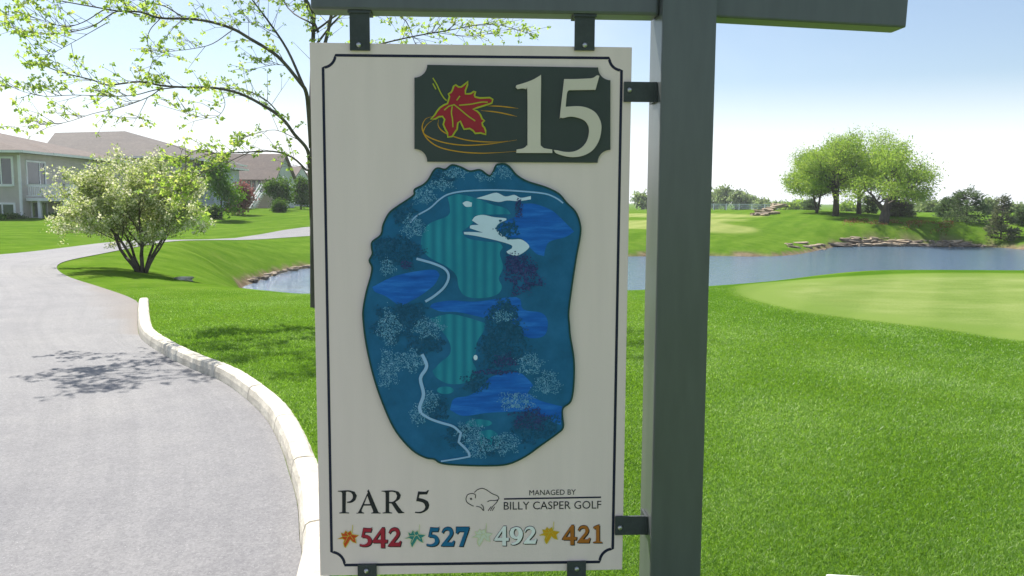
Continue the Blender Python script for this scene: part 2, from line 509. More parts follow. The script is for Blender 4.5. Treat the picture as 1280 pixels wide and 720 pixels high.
M['lawn'] = grass_ground()
gme.materials.append(M['lawn'])
struct(link('ground', gme))

# water
def water_mat():
    m, n, l, b = new_mat('pond_water')
    b.inputs['Base Color'].default_value = (0.085, 0.14, 0.205, 1)
    b.inputs['Roughness'].default_value = 0.12
    b.inputs['IOR'].default_value = 1.33
    b.inputs['Specular IOR Level'].default_value = 0.6
    t = noise_node(n, l, 1.0, 6, 0.65, stretch=(0.3, 0.9, 1))
    t2 = noise_node(n, l, 3.0, 4, 0.6, stretch=(0.5, 1.5, 1))
    ad = n.new('ShaderNodeMath'); ad.operation = 'ADD'
    l.new(t.outputs['Fac'], ad.inputs[0]); l.new(t2.outputs['Fac'], ad.inputs[1])
    bp = n.new('ShaderNodeBump'); bp.inputs['Strength'].default_value = 0.7; bp.inputs['Distance'].default_value = 0.16
    l.new(ad.outputs[0], bp.inputs['Height']); l.new(bp.outputs[0], b.inputs['Normal'])
    return m
M['water'] = water_mat()
def cdt_sheet(name, poly, zfun, mat, grow=0.0):
    N = len(poly)
    vs, es, fs, *_ = delaunay_2d_cdt([Vector((p[0], p[1])) for p in poly], [(i, (i+1) % N) for i in range(N)], [], 1, 1e-5)
    me = bpy.data.meshes.new(name)
    me.from_pydata([(v.x, v.y, zfun(v.x, v.y)) for v in vs], [], [tuple(f) for f in fs])
    me.materials.append(mat); me.update()
    return link(name, me)
cen = pond.mean(0)
wx0, wy0, wx1, wy1 = pond[:, 0].min()-0.6, pond[:, 1].min()-0.6, pond[:, 0].max()+0.6, pond[:, 1].max()+0.6
water = cdt_sheet('pond_water', [(wx0, wy0), (wx1, wy0), (wx1, wy1), (wx0, wy1)], lambda x, y: WATER_Z, M['water'])
struct(water)

# cart path
def asphalt():
    m, n, l, b = new_mat('asphalt')
    a = n.new('ShaderNodeAttribute'); a.attribute_name = 'across'
    al = n.new('ShaderNodeAttribute'); al.attribute_name = 'along'
    cb = n.new('ShaderNodeCombineXYZ')
    l.new(a.outputs['Fac'], cb.inputs['X']); l.new(al.outputs['Fac'], cb.inputs['Y'])
    mp = n.new('ShaderNodeMapping'); mp.inputs['Scale'].default_value = (7.0, 0.05, 1)
    l.new(cb.outputs[0], mp.inputs[0])
    st = n.new('ShaderNodeTexNoise'); st.inputs['Scale'].default_value = 1.0; st.inputs['Detail'].default_value = 7; st.inputs['Roughness'].default_value = 0.7
    l.new(mp.outputs[0], st.inputs['Vector'])
    big = noise_node(n, l, 0.35, 4, 0.6); agg = noise_node(n, l, 75, 5, 0.75)
    vo = n.new('ShaderNodeTexVoronoi'); vo.inputs['Scale'].default_value = 60
    tc = n.new('ShaderNodeTexCoord'); l.new(tc.outputs['Object'], vo.inputs['Vector'])
    c = ramp(n, l, st.outputs['Fac'], [(0.3, (0.190, 0.189, 0.190)), (0.5, (0.213, 0.211, 0.211)), (0.72, (0.236, 0.233, 0.231))])
    cb2 = ramp(n, l, big.outputs['Fac'], [(0.3, (0.9, 0.9, 0.93)), (0.7, (1.08, 1.07, 1.06))])
    ca = ramp(n, l, agg.outputs['Fac'], [(0.25, (0.6, 0.6, 0.62)), (0.5, (1, 1, 1)), (0.75, (1.35, 1.33, 1.3))])
    cv = ramp(n, l, vo.outputs['Color'], [(0.0, (0.78, 0.78, 0.8)), (1.0, (1.2, 1.2, 1.2))])
    r = mixc(n, l, 1.0, c.outputs[0], cb2.outputs[0], 'MULTIPLY')
    r = mixc(n, l, 0.8, r, ca.outputs[0], 'MULTIPLY')
    r = mixc(n, l, 0.7, r, cv.outputs[0], 'MULTIPLY')
    gn_ = noise_node(n, l, 140, 2, 0.5)
    gr = ramp(n, l, gn_.outputs['Fac'], [(0.66, (0, 0, 0)), (0.74, (1, 1, 1))])
    r = mixc(n, l, gr.outputs[0], r, (0.42, 0.41, 0.40))
    bn = noise_node(n, l, 1.3, 6, 0.75)
    br_ = ramp(n, l, bn.outputs['Fac'], [(0.35, (0.84, 0.84, 0.86)), (0.55, (1, 1, 1)), (0.7, (1.07, 1.06, 1.04))])
    r = mixc(n, l, 0.8, r, br_.outputs[0], 'MULTIPLY')
    # dirt washed along the grass edge where the kerb stops
    ed = n.new('ShaderNodeAttribute'); ed.attribute_name = 'dirt'
    r = mixc(n, l, ed.outputs['Fac'], r, (0.19, 0.155, 0.125))
    l.new(r, b.inputs['Base Color'])
    b.inputs['Roughness'].default_value = 0.8
    b.inputs['Specular IOR Level'].default_value = 0.3
    bp = n.new('ShaderNodeBump'); bp.inputs['Strength'].default_value = 0.5; bp.inputs['Distance'].default_value = 0.006
    l.new(agg.outputs['Fac'], bp.inputs['Height']); l.new(bp.outputs[0], b.inputs['Normal'])
    return m
M['asphalt'] = asphalt()
NP, NA = len(path_right), 16
T = np.linspace(0, 1, NA)
pv = path_right[:, None]*(1-T)[None, :, None] + path_left[:, None]*T[None, :, None]
pz = np.full((NP, NA), 0.012)
tzv, _, _ = terrain(pv.reshape(-1, 2))
pz = np.where(np.arange(NP)[:, None] < len(kerb_s), pz, np.maximum(tzv, terrain.land).reshape(NP, NA) + 0.016)
al = np.concatenate([[0], np.cumsum(np.hypot(*np.diff(path_right, axis=0).T))])
pme = bpy.data.meshes.new('cart_path')
pme.from_pydata([(a[0], a[1], z) for a, z in zip(pv.reshape(-1, 2), pz.reshape(-1))], [],
                [(i*NA+j, i*NA+j+1, (i+1)*NA+j+1, (i+1)*NA+j)[::-1] for i in range(NP-1) for j in range(NA-1)])
pt_attr(pme, 'across', np.tile(T, NP)*3.5)
pt_attr(pme, 'along', np.repeat(al, NA))
ee = np.zeros((NP, NA)); k0 = len(kerb_s)
ee[k0-14:k0+12, 0] = 0.6; ee[k0-9:k0+8, 1] = 0.35; ee[k0-5:k0+4, 2] = 0.15
pt_attr(pme, 'dirt', ee.reshape(-1))
pme.materials.append(M['asphalt'])
pme.polygons.foreach_set('use_smooth', [True]*len(pme.polygons)); pme.update()
struct(link('path', pme))

# kerb: cast concrete, with joints
M['concrete'] = simple('kerb_concrete', (0.62, 0.575, 0.48), 0.85, 0.22, 5, 0.6, 60)
def stain(m, col, scale, lo, hi, amt):
    n, l = m.node_tree.nodes, m.node_tree.links
    b = n['Principled BSDF']; src = b.inputs['Base Color'].links[0].from_socket
    t = noise_node(n, l, scale, 7, 0.75)
    r = ramp(n, l, t.outputs['Fac'], [(lo, (0, 0, 0)), (hi, (amt, amt, amt))])
    l.new(mixc(n, l, r.outputs[0], src, col), b.inputs['Base Color'])
stain(M['concrete'], (0.27, 0.235, 0.18), 2.6, 0.5, 0.78, 0.75)
stain(M['concrete'], (0.34, 0.31, 0.25), 19, 0.52, 0.75, 0.6)
def kerb():
    kp_ = [Vector(p) for p in smooth([(x, y, 0) for x, y in kerb_xy], False, 80, 14)]
    # resample evenly
    L = [0]
    for a, b in zip(kp_, kp_[1:]): L.append(L[-1] + (b-a).length)
    step = 0.06; ss = np.arange(0, L[-1], step)
    jt = np.arange(0.4, L[-1]-0.3, 1.05)
    ss = np.sort(np.concatenate([ss[np.abs(ss[:, None]-jt[None]).min(1) > 0.02], jt-0.010, jt-0.003, jt+0.003, jt+0.010]))
    X = np.interp(ss, L, [p.x for p in kp_]); Y = np.interp(ss, L, [p.y for p in kp_])
    prof = [(0.0, -0.02), (0.012, 0.07), (0.028, 0.112), (0.05, 0.124), (0.10, 0.128), (0.15, 0.124), (0.172, 0.108), (0.185, -0.05)]
    rng = np.random.RandomState(4)
    vs = []; fs = []
    n = len(ss); k = len(prof)
    for i in range(n):
        t = Vector((X[min(i+1, n-1)]-X[max(i-1, 0)], Y[min(i+1, n-1)]-Y[max(i-1, 0)], 0)).normalized()
        nrm = Vector((t.y, -t.x, 0))
        g = 0.9 if np.abs(jt-ss[i]).min() < 0.005 else 1.0                # joint
        w = 1 + 0.02*math.sin(ss[i]*2.1)
        end = min(1.0, (ss[-1]-ss[i])/0.25 + 0.25)
        for (u, z) in prof:
            jit = rng.normal(0, 0.0011)
            uu = 0.08 + (u-0.09)*0.88*(0.86 if g < 1 else 1)*w
            vs.append((X[i]+nrm.x*(uu+jit), Y[i]+nrm.y*(uu+jit), (z*g*end if z > 0 else z)+jit))
    for i in range(n-1):
        for j in range(k-1):
            fs.append((i*k+j, (i+1)*k+j, (i+1)*k+j+1, i*k+j+1))
    fs.append(tuple((n-1)*k+j for j in range(k)))
    b = MB(); b.add(vs, fs)
    o = b.build('kerb', M['concrete'])
    return struct(o)
kerb()

# short mown grass: single blades near the camera
def grass():
    rng = np.random.RandomState(11)
    N = 1400000
    th = rng.uniform(R(-36), R(36), N)
    r = np.exp(rng.uniform(math.log(2.6), math.log(17), N))
    P = np.stack([np.sin(th)*r, np.cos(th)*r], -1)
    inp = inside(P, path_poly)
    ci = (np.degrees(th)+40)/0.22; c0 = np.clip(ci.astype(int), 0, 362); cf = ci-c0
    ri = np.interp(r, rad, np.arange(len(rad))); r0_ = ri.astype(int); rf = ri-r0_
    G = gz[1:].reshape(len(rad), len(ang))
    z = (G[r0_, c0]*(1-cf)+G[r0_, c0+1]*cf)*(1-rf) + (G[r0_+1, c0]*(1-cf)+G[r0_+1, c0+1]*cf)*rf
    dk = seg_dist(P, path_right[:len(kerb_s)], False)
    sgr = np.where(inside(P, green_poly), 1, -1)*seg_dist(P, green_poly)
    px = 640 + F*P[:, 0]/P[:, 1]
    keep = (~inp) & (dk > 0.175) & (sgr < 0.05)
    P, z, r, th = P[keep], z[keep], r[keep], th[keep]
    n = len(P)
    clump = np.sin(P[:, 0]*7.1+np.sin(P[:, 1]*5.3)*1.7)*np.sin(P[:, 1]*6.7+np.sin(P[:, 0]*4.1)*2)
    h = (0.023 + 0.004*clump)*rng.uniform(0.6, 1.35, n)*(1-0.55*sst(9, 17, r))
    w = np.minimum(0.0011 + 0.00032*r, 0.005)
    az = rng.uniform(0, 2*math.pi, n)
    lean = rng.uniform(0.1, 0.95, n)*h*1.3
    la = rng.uniform(0, 2*math.pi, n)
    b = np.stack([P[:, 0], P[:, 1], z-0.004], -1)
    wv = np.stack([np.cos(az)*w, np.sin(az)*w, np.zeros(n)], -1)
    tip = b + np.stack([np.cos(la)*lean, np.sin(la)*lean, h], -1)
    mid = b + np.stack([np.cos(la)*lean*0.35, np.sin(la)*lean*0.35, h*0.62], -1)
    V = np.stack([b-wv, mid+wv*0.85, tip, mid-wv*0.6], 1)
    patch = np.sin(P[:, 0]*1.7+np.sin(P[:, 1]*0.9)*2)*np.sin(P[:, 1]*1.3+np.sin(P[:, 0]*1.1+1)*2)
    t = np.clip(rng.normal(0.46, 0.19, n)+clump*0.05+patch*0.18+(rng.rand(n) < 0.035)*0.5, 0, 1)
    me = np_mesh('grass', V, 4, t, M['grass_blade'])
    struct(link('grass', me), 'stuff')
grass()
# ---------------------------------------------------------------- the golf hole sign
YAW = R(3.25)
SU = Vector((math.cos(YAW), math.sin(YAW), 0)); SN = Vector((-math.sin(YAW), math.cos(YAW), 0))
SP0 = at(595, 385, 2.15)
def s_world(px, py, w):
    d = ray(px, py)
    t = ((SP0 + SN*w - CAM_LOC).dot(SN)) / d.dot(SN)
    return CAM_LOC + d*t
PF = -0.045                                     # post front plane
pl, pr = s_world(820.5, 360, PF).dot(SU), s_world(886.5, 360, PF).dot(SU)
PW = pr - pl
_o = SU*((pl+pr)/2) + SN*(SP0.dot(SN)) 
ROOT = Vector((_o.x, _o.y, 0)); ROOT.z = tz(ROOT.x, ROOT.y) - 0.01
def s(px, py, w=0.0):
    """photo pixel on the plane at depth w behind the panel's face -> sign coordinates"""
    p = s_world(px, py, w) - ROOT
    return (p.dot(SU), w, p.z)

def paint(name, col, var=0.06, rough=0.5, scale=9, bump=0.12, stretch=None, spec=0.15):
    return simple(name, col, rough, var, scale, bump, 90, spec=spec, stretch=stretch)
M['post_paint'] = paint('post_paint', (0.100, 0.110, 0.110), 0.09, 0.3, 5, 0.03, (6, 6, 1.0), spec=0.5)
_pb = M['post_paint'].node_tree.nodes['Principled BSDF']
_pb.inputs['Coat Weight'].default_value = 0.0; _pb.inputs['Coat Roughness'].default_value = 0.12; _pb.inputs['Coat IOR'].default_value = 1.6
M['panel_paint'] = paint('panel_paint', (0.86, 0.705, 0.675), 0.03, 0.5, 3, 0.05, (7, 7, 0.7))
M['plaque_paint'] = paint('plaque_paint', (0.058, 0.070, 0.068), 0.06, 0.5)
M['digit_cream'] = paint('digit_cream', (0.70, 0.62, 0.53), 0.03, 0.45)
M['ink_navy'] = paint('ink_navy', (0.022, 0.024, 0.05), 0.05, 0.4)
M['ink_black'] = paint('ink_black', (0.03, 0.03, 0.035), 0.05, 0.45)
M['bracket_steel'] = paint('bracket_steel', (0.06, 0.068, 0.07), 0.15, 0.45, 30, 0.2)
M['bolt_steel'] = simple('bolt_steel', (0.5, 0.5, 0.5), 0.35, 0.1, 50, metal=0.9)
for nm, c in {'leaf_red': (0.36, 0.03, 0.045), 'leaf_lime': (0.42, 0.45, 0.04), 'swirl_orange': (0.62, 0.32, 0.03),
              'ink_red': (0.40, 0.028, 0.05), 'ink_blue': (0.016, 0.15, 0.31), 'ink_white': (0.85, 0.87, 0.86), 'ink_orange': (0.45, 0.16, 0.03), 'ink_gold': (0.68, 0.36, 0.02),
              'ink_flame': (0.62, 0.075, 0.02), 'ink_teal': (0.04, 0.25, 0.24), 'ink_cream': (0.72, 0.74, 0.62), 'ink_yellow': (0.66, 0.55, 0.08), 'ink_pale': (0.68, 0.70, 0.42),
              'map_sand': (0.64, 0.78, 0.95), 'map_trail': (0.32, 0.52, 0.80), 'map_edge': (0.02, 0.07, 0.06), 'map_rock': (0.20, 0.16, 0.42)}.items():
    M[nm] = paint(nm, c, 0.08, 0.45)
def mottled(name, cols, scale, stretch=None, stripes=None):
    m, n, l, b = new_mat(name)
    t = noise_node(n, l, scale, 7, 0.7, stretch=stretch)
    r = ramp(n, l, t.outputs['Fac'], [(0.3, cols[0]), (0.5, cols[1]), (0.72, cols[2])])
    out = r.outputs[0]
    if stripes:
        tc = n.new('ShaderNodeTexCoord'); wv = n.new('ShaderNodeTexWave'); wv.bands_direction = 'X'
        wv.inputs['Scale'].default_value = stripes; wv.inputs['Distortion'].default_value = 0.4
        l.new(tc.outputs['Object'], wv.inputs['Vector'])
        out = mixc(n, l, wv.outputs['Fac'], out, cols[3])
    l.new(out, b.inputs['Base Color'])
    b.inputs['Roughness'].default_value = 0.5; b.inputs['Specular IOR Level'].default_value = 0.15
    return m
M['map_ground'] = mottled('map_ground', [(0.014, 0.105, 0.215), (0.018, 0.135, 0.29), (0.026, 0.165, 0.36)], 14)
M['map_fairway'] = mottled('map_fairway', [(0.022, 0.25, 0.36), (0.027, 0.29, 0.40), (0.033, 0.32, 0.44), (0.017, 0.195, 0.32)], 12, None, 12)
M['map_water'] = mottled('map_water', [(0.010, 0.085, 0.40), (0.015, 0.14, 0.56), (0.04, 0.25, 0.74)], 14, (0.6, 1, 5))
M['map_bush'] = mottled('map_bush', [(0.010, 0.06, 0.13), (0.018, 0.10, 0.20), (0.04, 0.17, 0.32)], 130)
M['map_bush_light'] = mottled('map_bush_light', [(0.06, 0.25, 0.44), (0.15, 0.39, 0.60), (0.34, 0.60, 0.82)], 120)
M['map_bush_violet'] = mottled('map_bush_violet', [(0.02, 0.035, 0.12), (0.04, 0.06, 0.19), (0.10, 0.10, 0.30)], 160)

root = empty('golf_hole_sign', ROOT, 'white hole sign with blue course map and number 15 on dark green post', 'golf sign', rz=YAW)

def plate(name, loops_px, w, thick, mat, parent, hole_loops=(), pxfun=None):
    """flat piece cut to the traced outline: front face at depth w, sides going back by thick"""
    fn = pxfun or (lambda p: s(p[0], p[1], w))
    b = MB()
    add_plate(b, loops_px, w, thick, fn, hole_loops)
    return b.build(name, M[mat] if isinstance(mat, str) else mat, parent)
def add_plate(b, loop, w, thick, fn, hole_loops=()):
    loops = [[Vector(fn(p)) for p in lp] for lp in (loop, *hole_loops)]
    flat = [v for lp in loops for v in lp]
    tri = tessellate_polygon([[Vector((v.x, v.z, 0)) for v in lp] for lp in loops])
    fs = []
    for t in tri:
        a, b2, c = (flat[i] for i in t)
        nrm = (b2-a).cross(c-a)
        fs.append(tuple(t) if nrm.y < 0 else tuple(t)[::-1])
    vs = [tuple(v) for v in flat]
    b.add(vs, fs)
    if thick:
        for lp in loops:
            n = len(lp)
            vv = [tuple(v) for v in lp] + [(v.x, v.y+thick, v.z) for v in lp]
            ar = sum(lp[i].x*lp[(i+1) % n].z - lp[(i+1) % n].x*lp[i].z for i in range(n))
            sd_ = [(i, (i+1) % n, n+(i+1) % n, n+i) for i in range(n)]
            b.add(vv, [q if ar < 0 else q[::-1] for q in sd_])
def ribbon(b, pts, width, w, closed=False, taper=False, fn=None):
    """painted stroke along traced points, width in photo pixels"""
    P = [Vector((p[0], p[1])) for p in pts]
    N = len(P); vs = []
    for i in range(N):
        if closed: d = P[(i+1) % N] - P[i-1]
        else: d = P[min(i+1, N-1)] - P[max(i-1, 0)]
        if d.length < 1e-9: d = Vector((1, 0))
        d.normalize(); nn = Vector((-d.y, d.x))
        ww = width/2
        if taper: ww *= max(0.25, min(1, 4*min(i, N-1-i)/max(1, N-1)))
        f = fn or (lambda p: s(p[0], p[1], w))
        vs.append(f(P[i]+nn*ww)); vs.append(f(P[i]-nn*ww))
    fs = []
    for i in range(N if closed else N-1):
        j = (i+1) % N
        fs.append((2*i, 2*j, 2*j+1, 2*i+1))
    b.add(vs, fs)
def sm(pts, closed=True, thr=50, n=4):
    return [(p[0], p[1]) for p in smooth([(x, y, 0) for x, y in pts], closed, thr, n)]
def crop(o, sc):
    return lambda pts: [(o[0]+x/sc, o[1]+y/sc) for x, y in pts]

# --- posts and beams
def bevel_box(name, dims, mat, parent, bev=0.006):
    bm = bmesh.new()
    x0, x1, y0, y1, z0, z1 = dims
    bmesh.ops.create_cube(bm, size=1)
    for v in bm.verts:
        v.co = Vector(((x0+x1)/2 + v.co.x*(x1-x0), (y0+y1)/2 + v.co.y*(y1-y0), (z0+z1)/2 + v.co.z*(z1-z0)))
    bmesh.ops.bevel(bm, geom=bm.edges[:], offset=bev, segments=2, affect='EDGES', profile=0.6)
    me = bpy.data.meshes.new(name); bm.to_mesh(me); bm.free()
    me.materials.append(mat)
    return link(name, me, parent)
ul, ur = -PW/2, PW/2
post = bevel_box('post', (ul, ur, PF, PF+PW, -0.35, 2.43), M['post_paint'], root, 0.005)
cap = bevel_box('post_cap', (ul-0.012, ur+0.012, PF-0.012, PF+PW+0.012, 2.432, 2.465), M['post_paint'], post, 0.008)
BW0, BW1 = -0.012, 0.062
bx0 = s(388, 14, BW0)[0]; bz = s(600, 15.0, BW0)[2]
bevel_box('beam', (bx0, ul-0.001, BW0, BW1, bz, bz+0.14), M['post_paint'], root, 0.007)
# the other arm of the cross beam sags a little away from the post
ra = bevel_box('beam', (0, 0.56, BW0, BW1, 0, 0.14), M['post_paint'], root, 0.005)
e0 = s(897, 21.0, BW0); e1 = s(1140, 34.5, BW0)
bar_len = math.hypot(e1[0]-e0[0], e1[2]-e0[2])
for v in ra.data.vertices: v.co.x *= bar_len/0.56
ra.location = (ur+0.001, 0, e0[2]); ra.rotation_euler = (0, -math.atan2(e1[2]-e0[2], e1[0]-e0[0]), 0)
ra.location.x = ur - 0.004

# --- the panel
pc = [s(387, 53), s(791, 59), s(777, 712), s(400, 720)]
px0 = (pc[0][0]+pc[3][0])/2; px1 = (pc[1][0]+pc[2][0])/2
pz1 = (pc[0][2]+pc[1][2])/2; pz0 = (pc[2][2]+pc[3][2])/2
panel = bevel_box('sign_panel', (px0, px1, 0.0, 0.019, pz0, pz1), M['panel_paint'], root, 0.0015)
# lower beam, below the picture, that carries the two bottom brackets
lz = pz0 - 0.075
bevel_box('beam', (bx0, ul-0.001, BW0, BW1, lz-0.14, lz), M['post_paint'], root, 0.007)

# --- brackets
def bracket(name, x0, x1, z0, z1, flange, bolt_px):
    b = MB()
    b.box(x0, x1, -0.008, -0.0005, z0, z1)
    if flange == 'top': b.box(x0-0.004, x1+0.004, -0.012, 0.045, z1-0.0005, z1+0.005)
    if flange == 'bottom': b.box(x0-0.004, x1+0.004, -0.012, 0.045, z0-0.005, z0+0.0005)
    if flange == 'side': b.box(x1-0.0005, x1+0.006, -0.010, 0.05, z0, z1)
    o = b.build(name, M['bracket_steel'], root)
    bb = MB(); u, _, z = s(*bolt_px, -0.008)
    prev = None; k = 10; vs = []; 
    for (rr, ww) in ((0.0068, -0.008), (0.0066, -0.0105), (0.0045, -0.0128), (0.0015, -0.0137)):
        vs += [(u+rr*math.cos(2*math.pi*j/k), ww, z+rr*math.sin(2*math.pi*j/k)) for j in range(k)]
    fs = [(i*k+j, i*k+(j+1) % k, (i+1)*k+(j+1) % k, (i+1)*k+j) for i in range(3) for j in range(k)] + [tuple(3*k+j for j in range(k))]
    bb.add(vs, fs); bb.build('bolt', M['bolt_steel'], o, True)
    return o
for xa, xb, bolt in ((437, 462, (448.5, 56)), (718.5, 743.5, (731, 56.5))):
    bracket('bracket', s(xa, 40, -.008)[0], s(xb, 40, -.008)[0], s(xa, 62.5, -.008)[2], bz-0.006, 'top', bolt)
for ya, yb, xa, bolt in ((102, 127, 780.5, (787, 112.5)), (646, 669, 769.5, (775, 659.5))):
    bracket('bracket', s(xa, ya, -.008)[0], ul-0.007, s(xa, yb, -.008)[2], s(xa, ya, -.008)[2], 'side', bolt)
for xa, xb, ya, bolt in ((447, 470.5, 706.5, (458, 713.5)), (709, 732.5, 702.5, (721, 711))):
    bracket('bracket', s(xa, 712, -.008)[0], s(xb, 712, -.008)[0], lz+0.006, s(xa, ya, -.008)[2], 'bottom', bolt)

# --- black border line with scalloped corners
def scallop(c, a0, a1, r, n=10):
    return [(c[0]+r*math.cos(R(a0+(a1-a0)*i/n)), c[1]+r*math.sin(R(a0+(a1-a0)*i/n))) for i in range(n+1)]
border = (scallop((403.2, 68.5), 88, 2, 16) + scallop((777.5, 72.0), 178, 92, 16) +
          scallop((766.5, 703.0), -92, -178, 17) + scallop((413.9, 707.0), -2, -88, 17))
bl = MB()
ribbon(bl, border, 3.4, -0.0006, closed=True)
bl.build('border_line', M['ink_navy'], panel)

# --- number plaque
plq = (scallop((518, 81), 90, 0, 16) + scallop((763.6, 84.3), 180, 92, 16) + scallop((763.0, 203.3), -90, -180, 16) + scallop((518, 202), 0, -90, 16))
plaque = plate('number_plaque', plq, -0.006, 0.006, 'plaque_paint', root)
D1 = crop((635, 80), 5.757)
one = [(232,82),(238,95),(236,300),(234,560),(240,590),(262,606),(318,615),(320,640),(60,640),(62,615),(110,606),(135,585),(141,555),(140,195),(132,180),(105,175),(70,180),(55,165),(62,152),(120,135),(180,112)]
five = [(405,108),(480,108),(560,105),(610,100),(640,82),(658,85),(630,185),(440,188),(425,210),(415,308),(500,303),(570,315),(630,350),(665,410),(672,470),(655,550),(610,620),(545,658),(470,670),(400,660),(345,640),(330,618),(360,622),(410,632),(470,630),(525,605),(565,560),(583,500),(580,450),(555,410),(510,388),(450,378),(400,388),(378,385),(375,370)]
for g in (one, five):
    plate('digit', sm(D1(g), True, 42, 4), -0.012, 0.006, 'digit_cream', plaque)
D2 = crop((515, 80), 5.7625)
leaf_o = [(262,262),(270,235),(262,215),(280,205),(290,190),(300,160),(315,150),(335,165),(355,165),(375,150),(405,125),(400,150),(385,190),(385,215),(410,215),(425,212),(445,198),(458,200),(450,225),(455,237),(490,245),(560,242),(582,255),(575,282),(520,300),(470,315),(440,325),(470,340),(485,355),(495,370),(505,395),(522,408),(505,425),(510,445),(522,458),(530,480),(532,508),(495,497),(455,500),(440,480),(415,465),(375,470),(360,440),(348,412),(330,425),(325,470),(310,490),(290,522),(258,527),(255,495),(240,470),(225,435),(235,400),(220,378),(195,380),(170,395),(135,398),(165,365),(180,340),(200,315),(230,295),(255,285)]
lf = plate('leaf_emblem', D2(leaf_o), -0.0072, 0.0012, 'leaf_red', plaque)
ol = MB()
ribbon(ol, D2(leaf_o), 2.1, -0.0079, closed=True)
for v in ([(300,290),(350,330),(400,372),(455,410)], [(290,305),(284,350),(292,400),(295,455)], [(340,297),(420,290),(500,275),(545,275)], [(300,295),(265,305),(232,332)], [(345,230),(322,262)],
          [(150,100),(180,150),(205,205),(230,245),(250,264)], [(150,140),(172,182)]):
    ribbon(ol, D2(sm(v, False)), 1.5, -0.0079 - 0.0002, taper=False)
ol.build('leaf_outline', M['leaf_lime'], plaque)
sw = MB()
for i, v in enumerate(([(498,335),(600,345),(680,360),(755,378)], [(545,302),(640,305),(765,320)], [(145,378),(100,395),(75,440),(80,490),(120,550),(200,600),(330,630),(480,642),(620,638),(757,628)],
          [(195,382),(120,425),(85,475),(90,505),(150,540),(250,570),(380,585),(520,580),(640,565),(755,547)], [(192,400),(188,440),(215,480),(280,515),(380,545),(480,558),(600,562),(690,555)])):
    ribbon(sw, D2(sm(v, False, 60, 8)), 1.4, -0.00645-0.0001*i, taper=True)
sw.build('swirl', M['swirl_orange'], plaque)

# --- course map, cut to its outline
A_ = crop((440, 195), 3.6); B_ = crop((440, 390), 3.6)
map_o = A_([(365,70),(385,54),(420,60),(450,40),(490,50),(530,68),(575,62),(605,82),(622,88),(636,70),(645,48),(655,38),(685,35),(710,50),(740,85),(790,115),(870,140),(930,170),(965,210),(1005,250),(1025,300),(1028,350),(1010,450),(990,580),(975,700)]) + \
    B_([(978,60),(982,110),(998,210),(998,320),(985,400),(950,432),(947,470),(950,520),(920,550),(850,600),(780,650),(700,685),(600,692),(470,688),(400,680),(370,662),(330,655),(270,620),(200,540),(150,440),(100,300),(65,150),(50,30)]) + \
    A_([(52,680),(65,610),(85,540),(90,500),(78,470),(92,440),(88,410),(92,385),(130,355),(140,310),(165,260),(200,230),(260,190),(280,172),(282,150),(320,130),(345,105)])
map_s = sm(map_o, True, 75, 4)
MW = -0.009
cmap = plate('course_map', map_s, MW, 0.009, 'map_ground', root)
rim = MB(); ribbon(rim, map_s, 2.2, MW-0.0016, closed=True); rim.build('map_rim', M['map_edge'], cmap)
fair, wat, snd, trl = ('map_fairway', 'map_fairway'), ('map_pond', 'map_water'), ('map_bunker', 'map_sand'), ('map_trail', 'map_trail')
def flat(nm, pts, w):
    b = MB(); add_plate(b, sm(pts, True, 70, 4), w, 0, lambda p: s(p[0], p[1], w)); b.build(nm[0], M[nm[1]], cmap)
def trail(nm, pts, wd, w):
    b = MB(); ribbon(b, pts, wd, w); b.build(nm[0], M[nm[1]], cmap)
def oval(c, r, n=18): return [(c[0]+r[0]*math.cos(2*math.pi*i/n), c[1]+r[1]*math.sin(2*math.pi*i/n)) for i in range(n)]
flat(wat, A_([(760,215),(820,215),(890,240),(930,270),(1000,340),(960,365),(890,385),(870,420),(865,450),(830,440),(790,400),(760,370),(700,365),(655,335),(680,300),(745,265)]), MW-.0003)
flat(wat, A_([(90,590),(180,545),(280,520),(370,512),(395,535),(370,580),(320,620),(270,650),(215,670),(150,630),(105,612)]), MW-.0003)
flat(wat, A_([(350,680),(370,662),(450,650),(560,655),(740,635),(770,690),(850,705),(880,740),(872,800),(830,820),(775,810),(740,760),(620,735),(560,720),(470,702),(400,700)]), MW-.0003)
flat(wat, B_([(460,390),(530,375),(590,330),(630,290),(740,270),(790,300),(815,330),(790,365),(850,400),(945,425),(940,510),(870,480),(800,450),(690,450),(600,455),(500,468),(440,440)]), MW-.0003)
flat(fair, A_([(430,185),(480,172),(560,190),(620,215),(690,235),(715,262),(560,268),(545,300),(495,340),(520,370),(600,385),(660,390),(680,410),(665,440),(680,500),(660,550),(675,590),(650,625),(580,640),(510,630),(480,590),(470,540),(430,500),(340,450),(310,390),(340,310),(430,270),(440,230)]), MW-.0005)
flat(fair, B_([(350,30),(400,15),(450,10),(520,25),(600,50),(590,90),(565,130),(555,190),(540,215),(560,260),(550,300),(500,322),(430,322),(380,295),(362,265),(400,225),(440,190),(440,140),(400,80)]), MW-.0005)
flat(fair, B_(oval((420,352), (38,17))), MW-.0005)
flat(fair, B_(oval((570,500), (60,17))), MW-.0005)
flat(fair, B_([(570,540),(620,530),(655,550),(660,600),(620,620),(580,610)]), MW-.0005)
flat(snd, A_([(560,190),(600,178),(650,165),(690,182),(730,175),(760,188),(805,180),(805,195),(750,203),(700,200),(660,207),(610,198)]), MW-.0008)
flat(snd, A_([(497,212),(515,203),(540,210),(538,228),(512,228)]), MW-.0008)
flat(snd, A_([(540,290),(555,272),(590,265),(640,275),(690,280),(695,288),(660,305),(650,325),(670,350),(710,375),(760,375),(795,400),(790,420),(745,448),(705,440),(695,430),(720,415),(715,400),(650,380),(560,360),(505,352),(503,342),(545,342),(590,345),(530,325),(535,312),(570,310)]), MW-.0008)
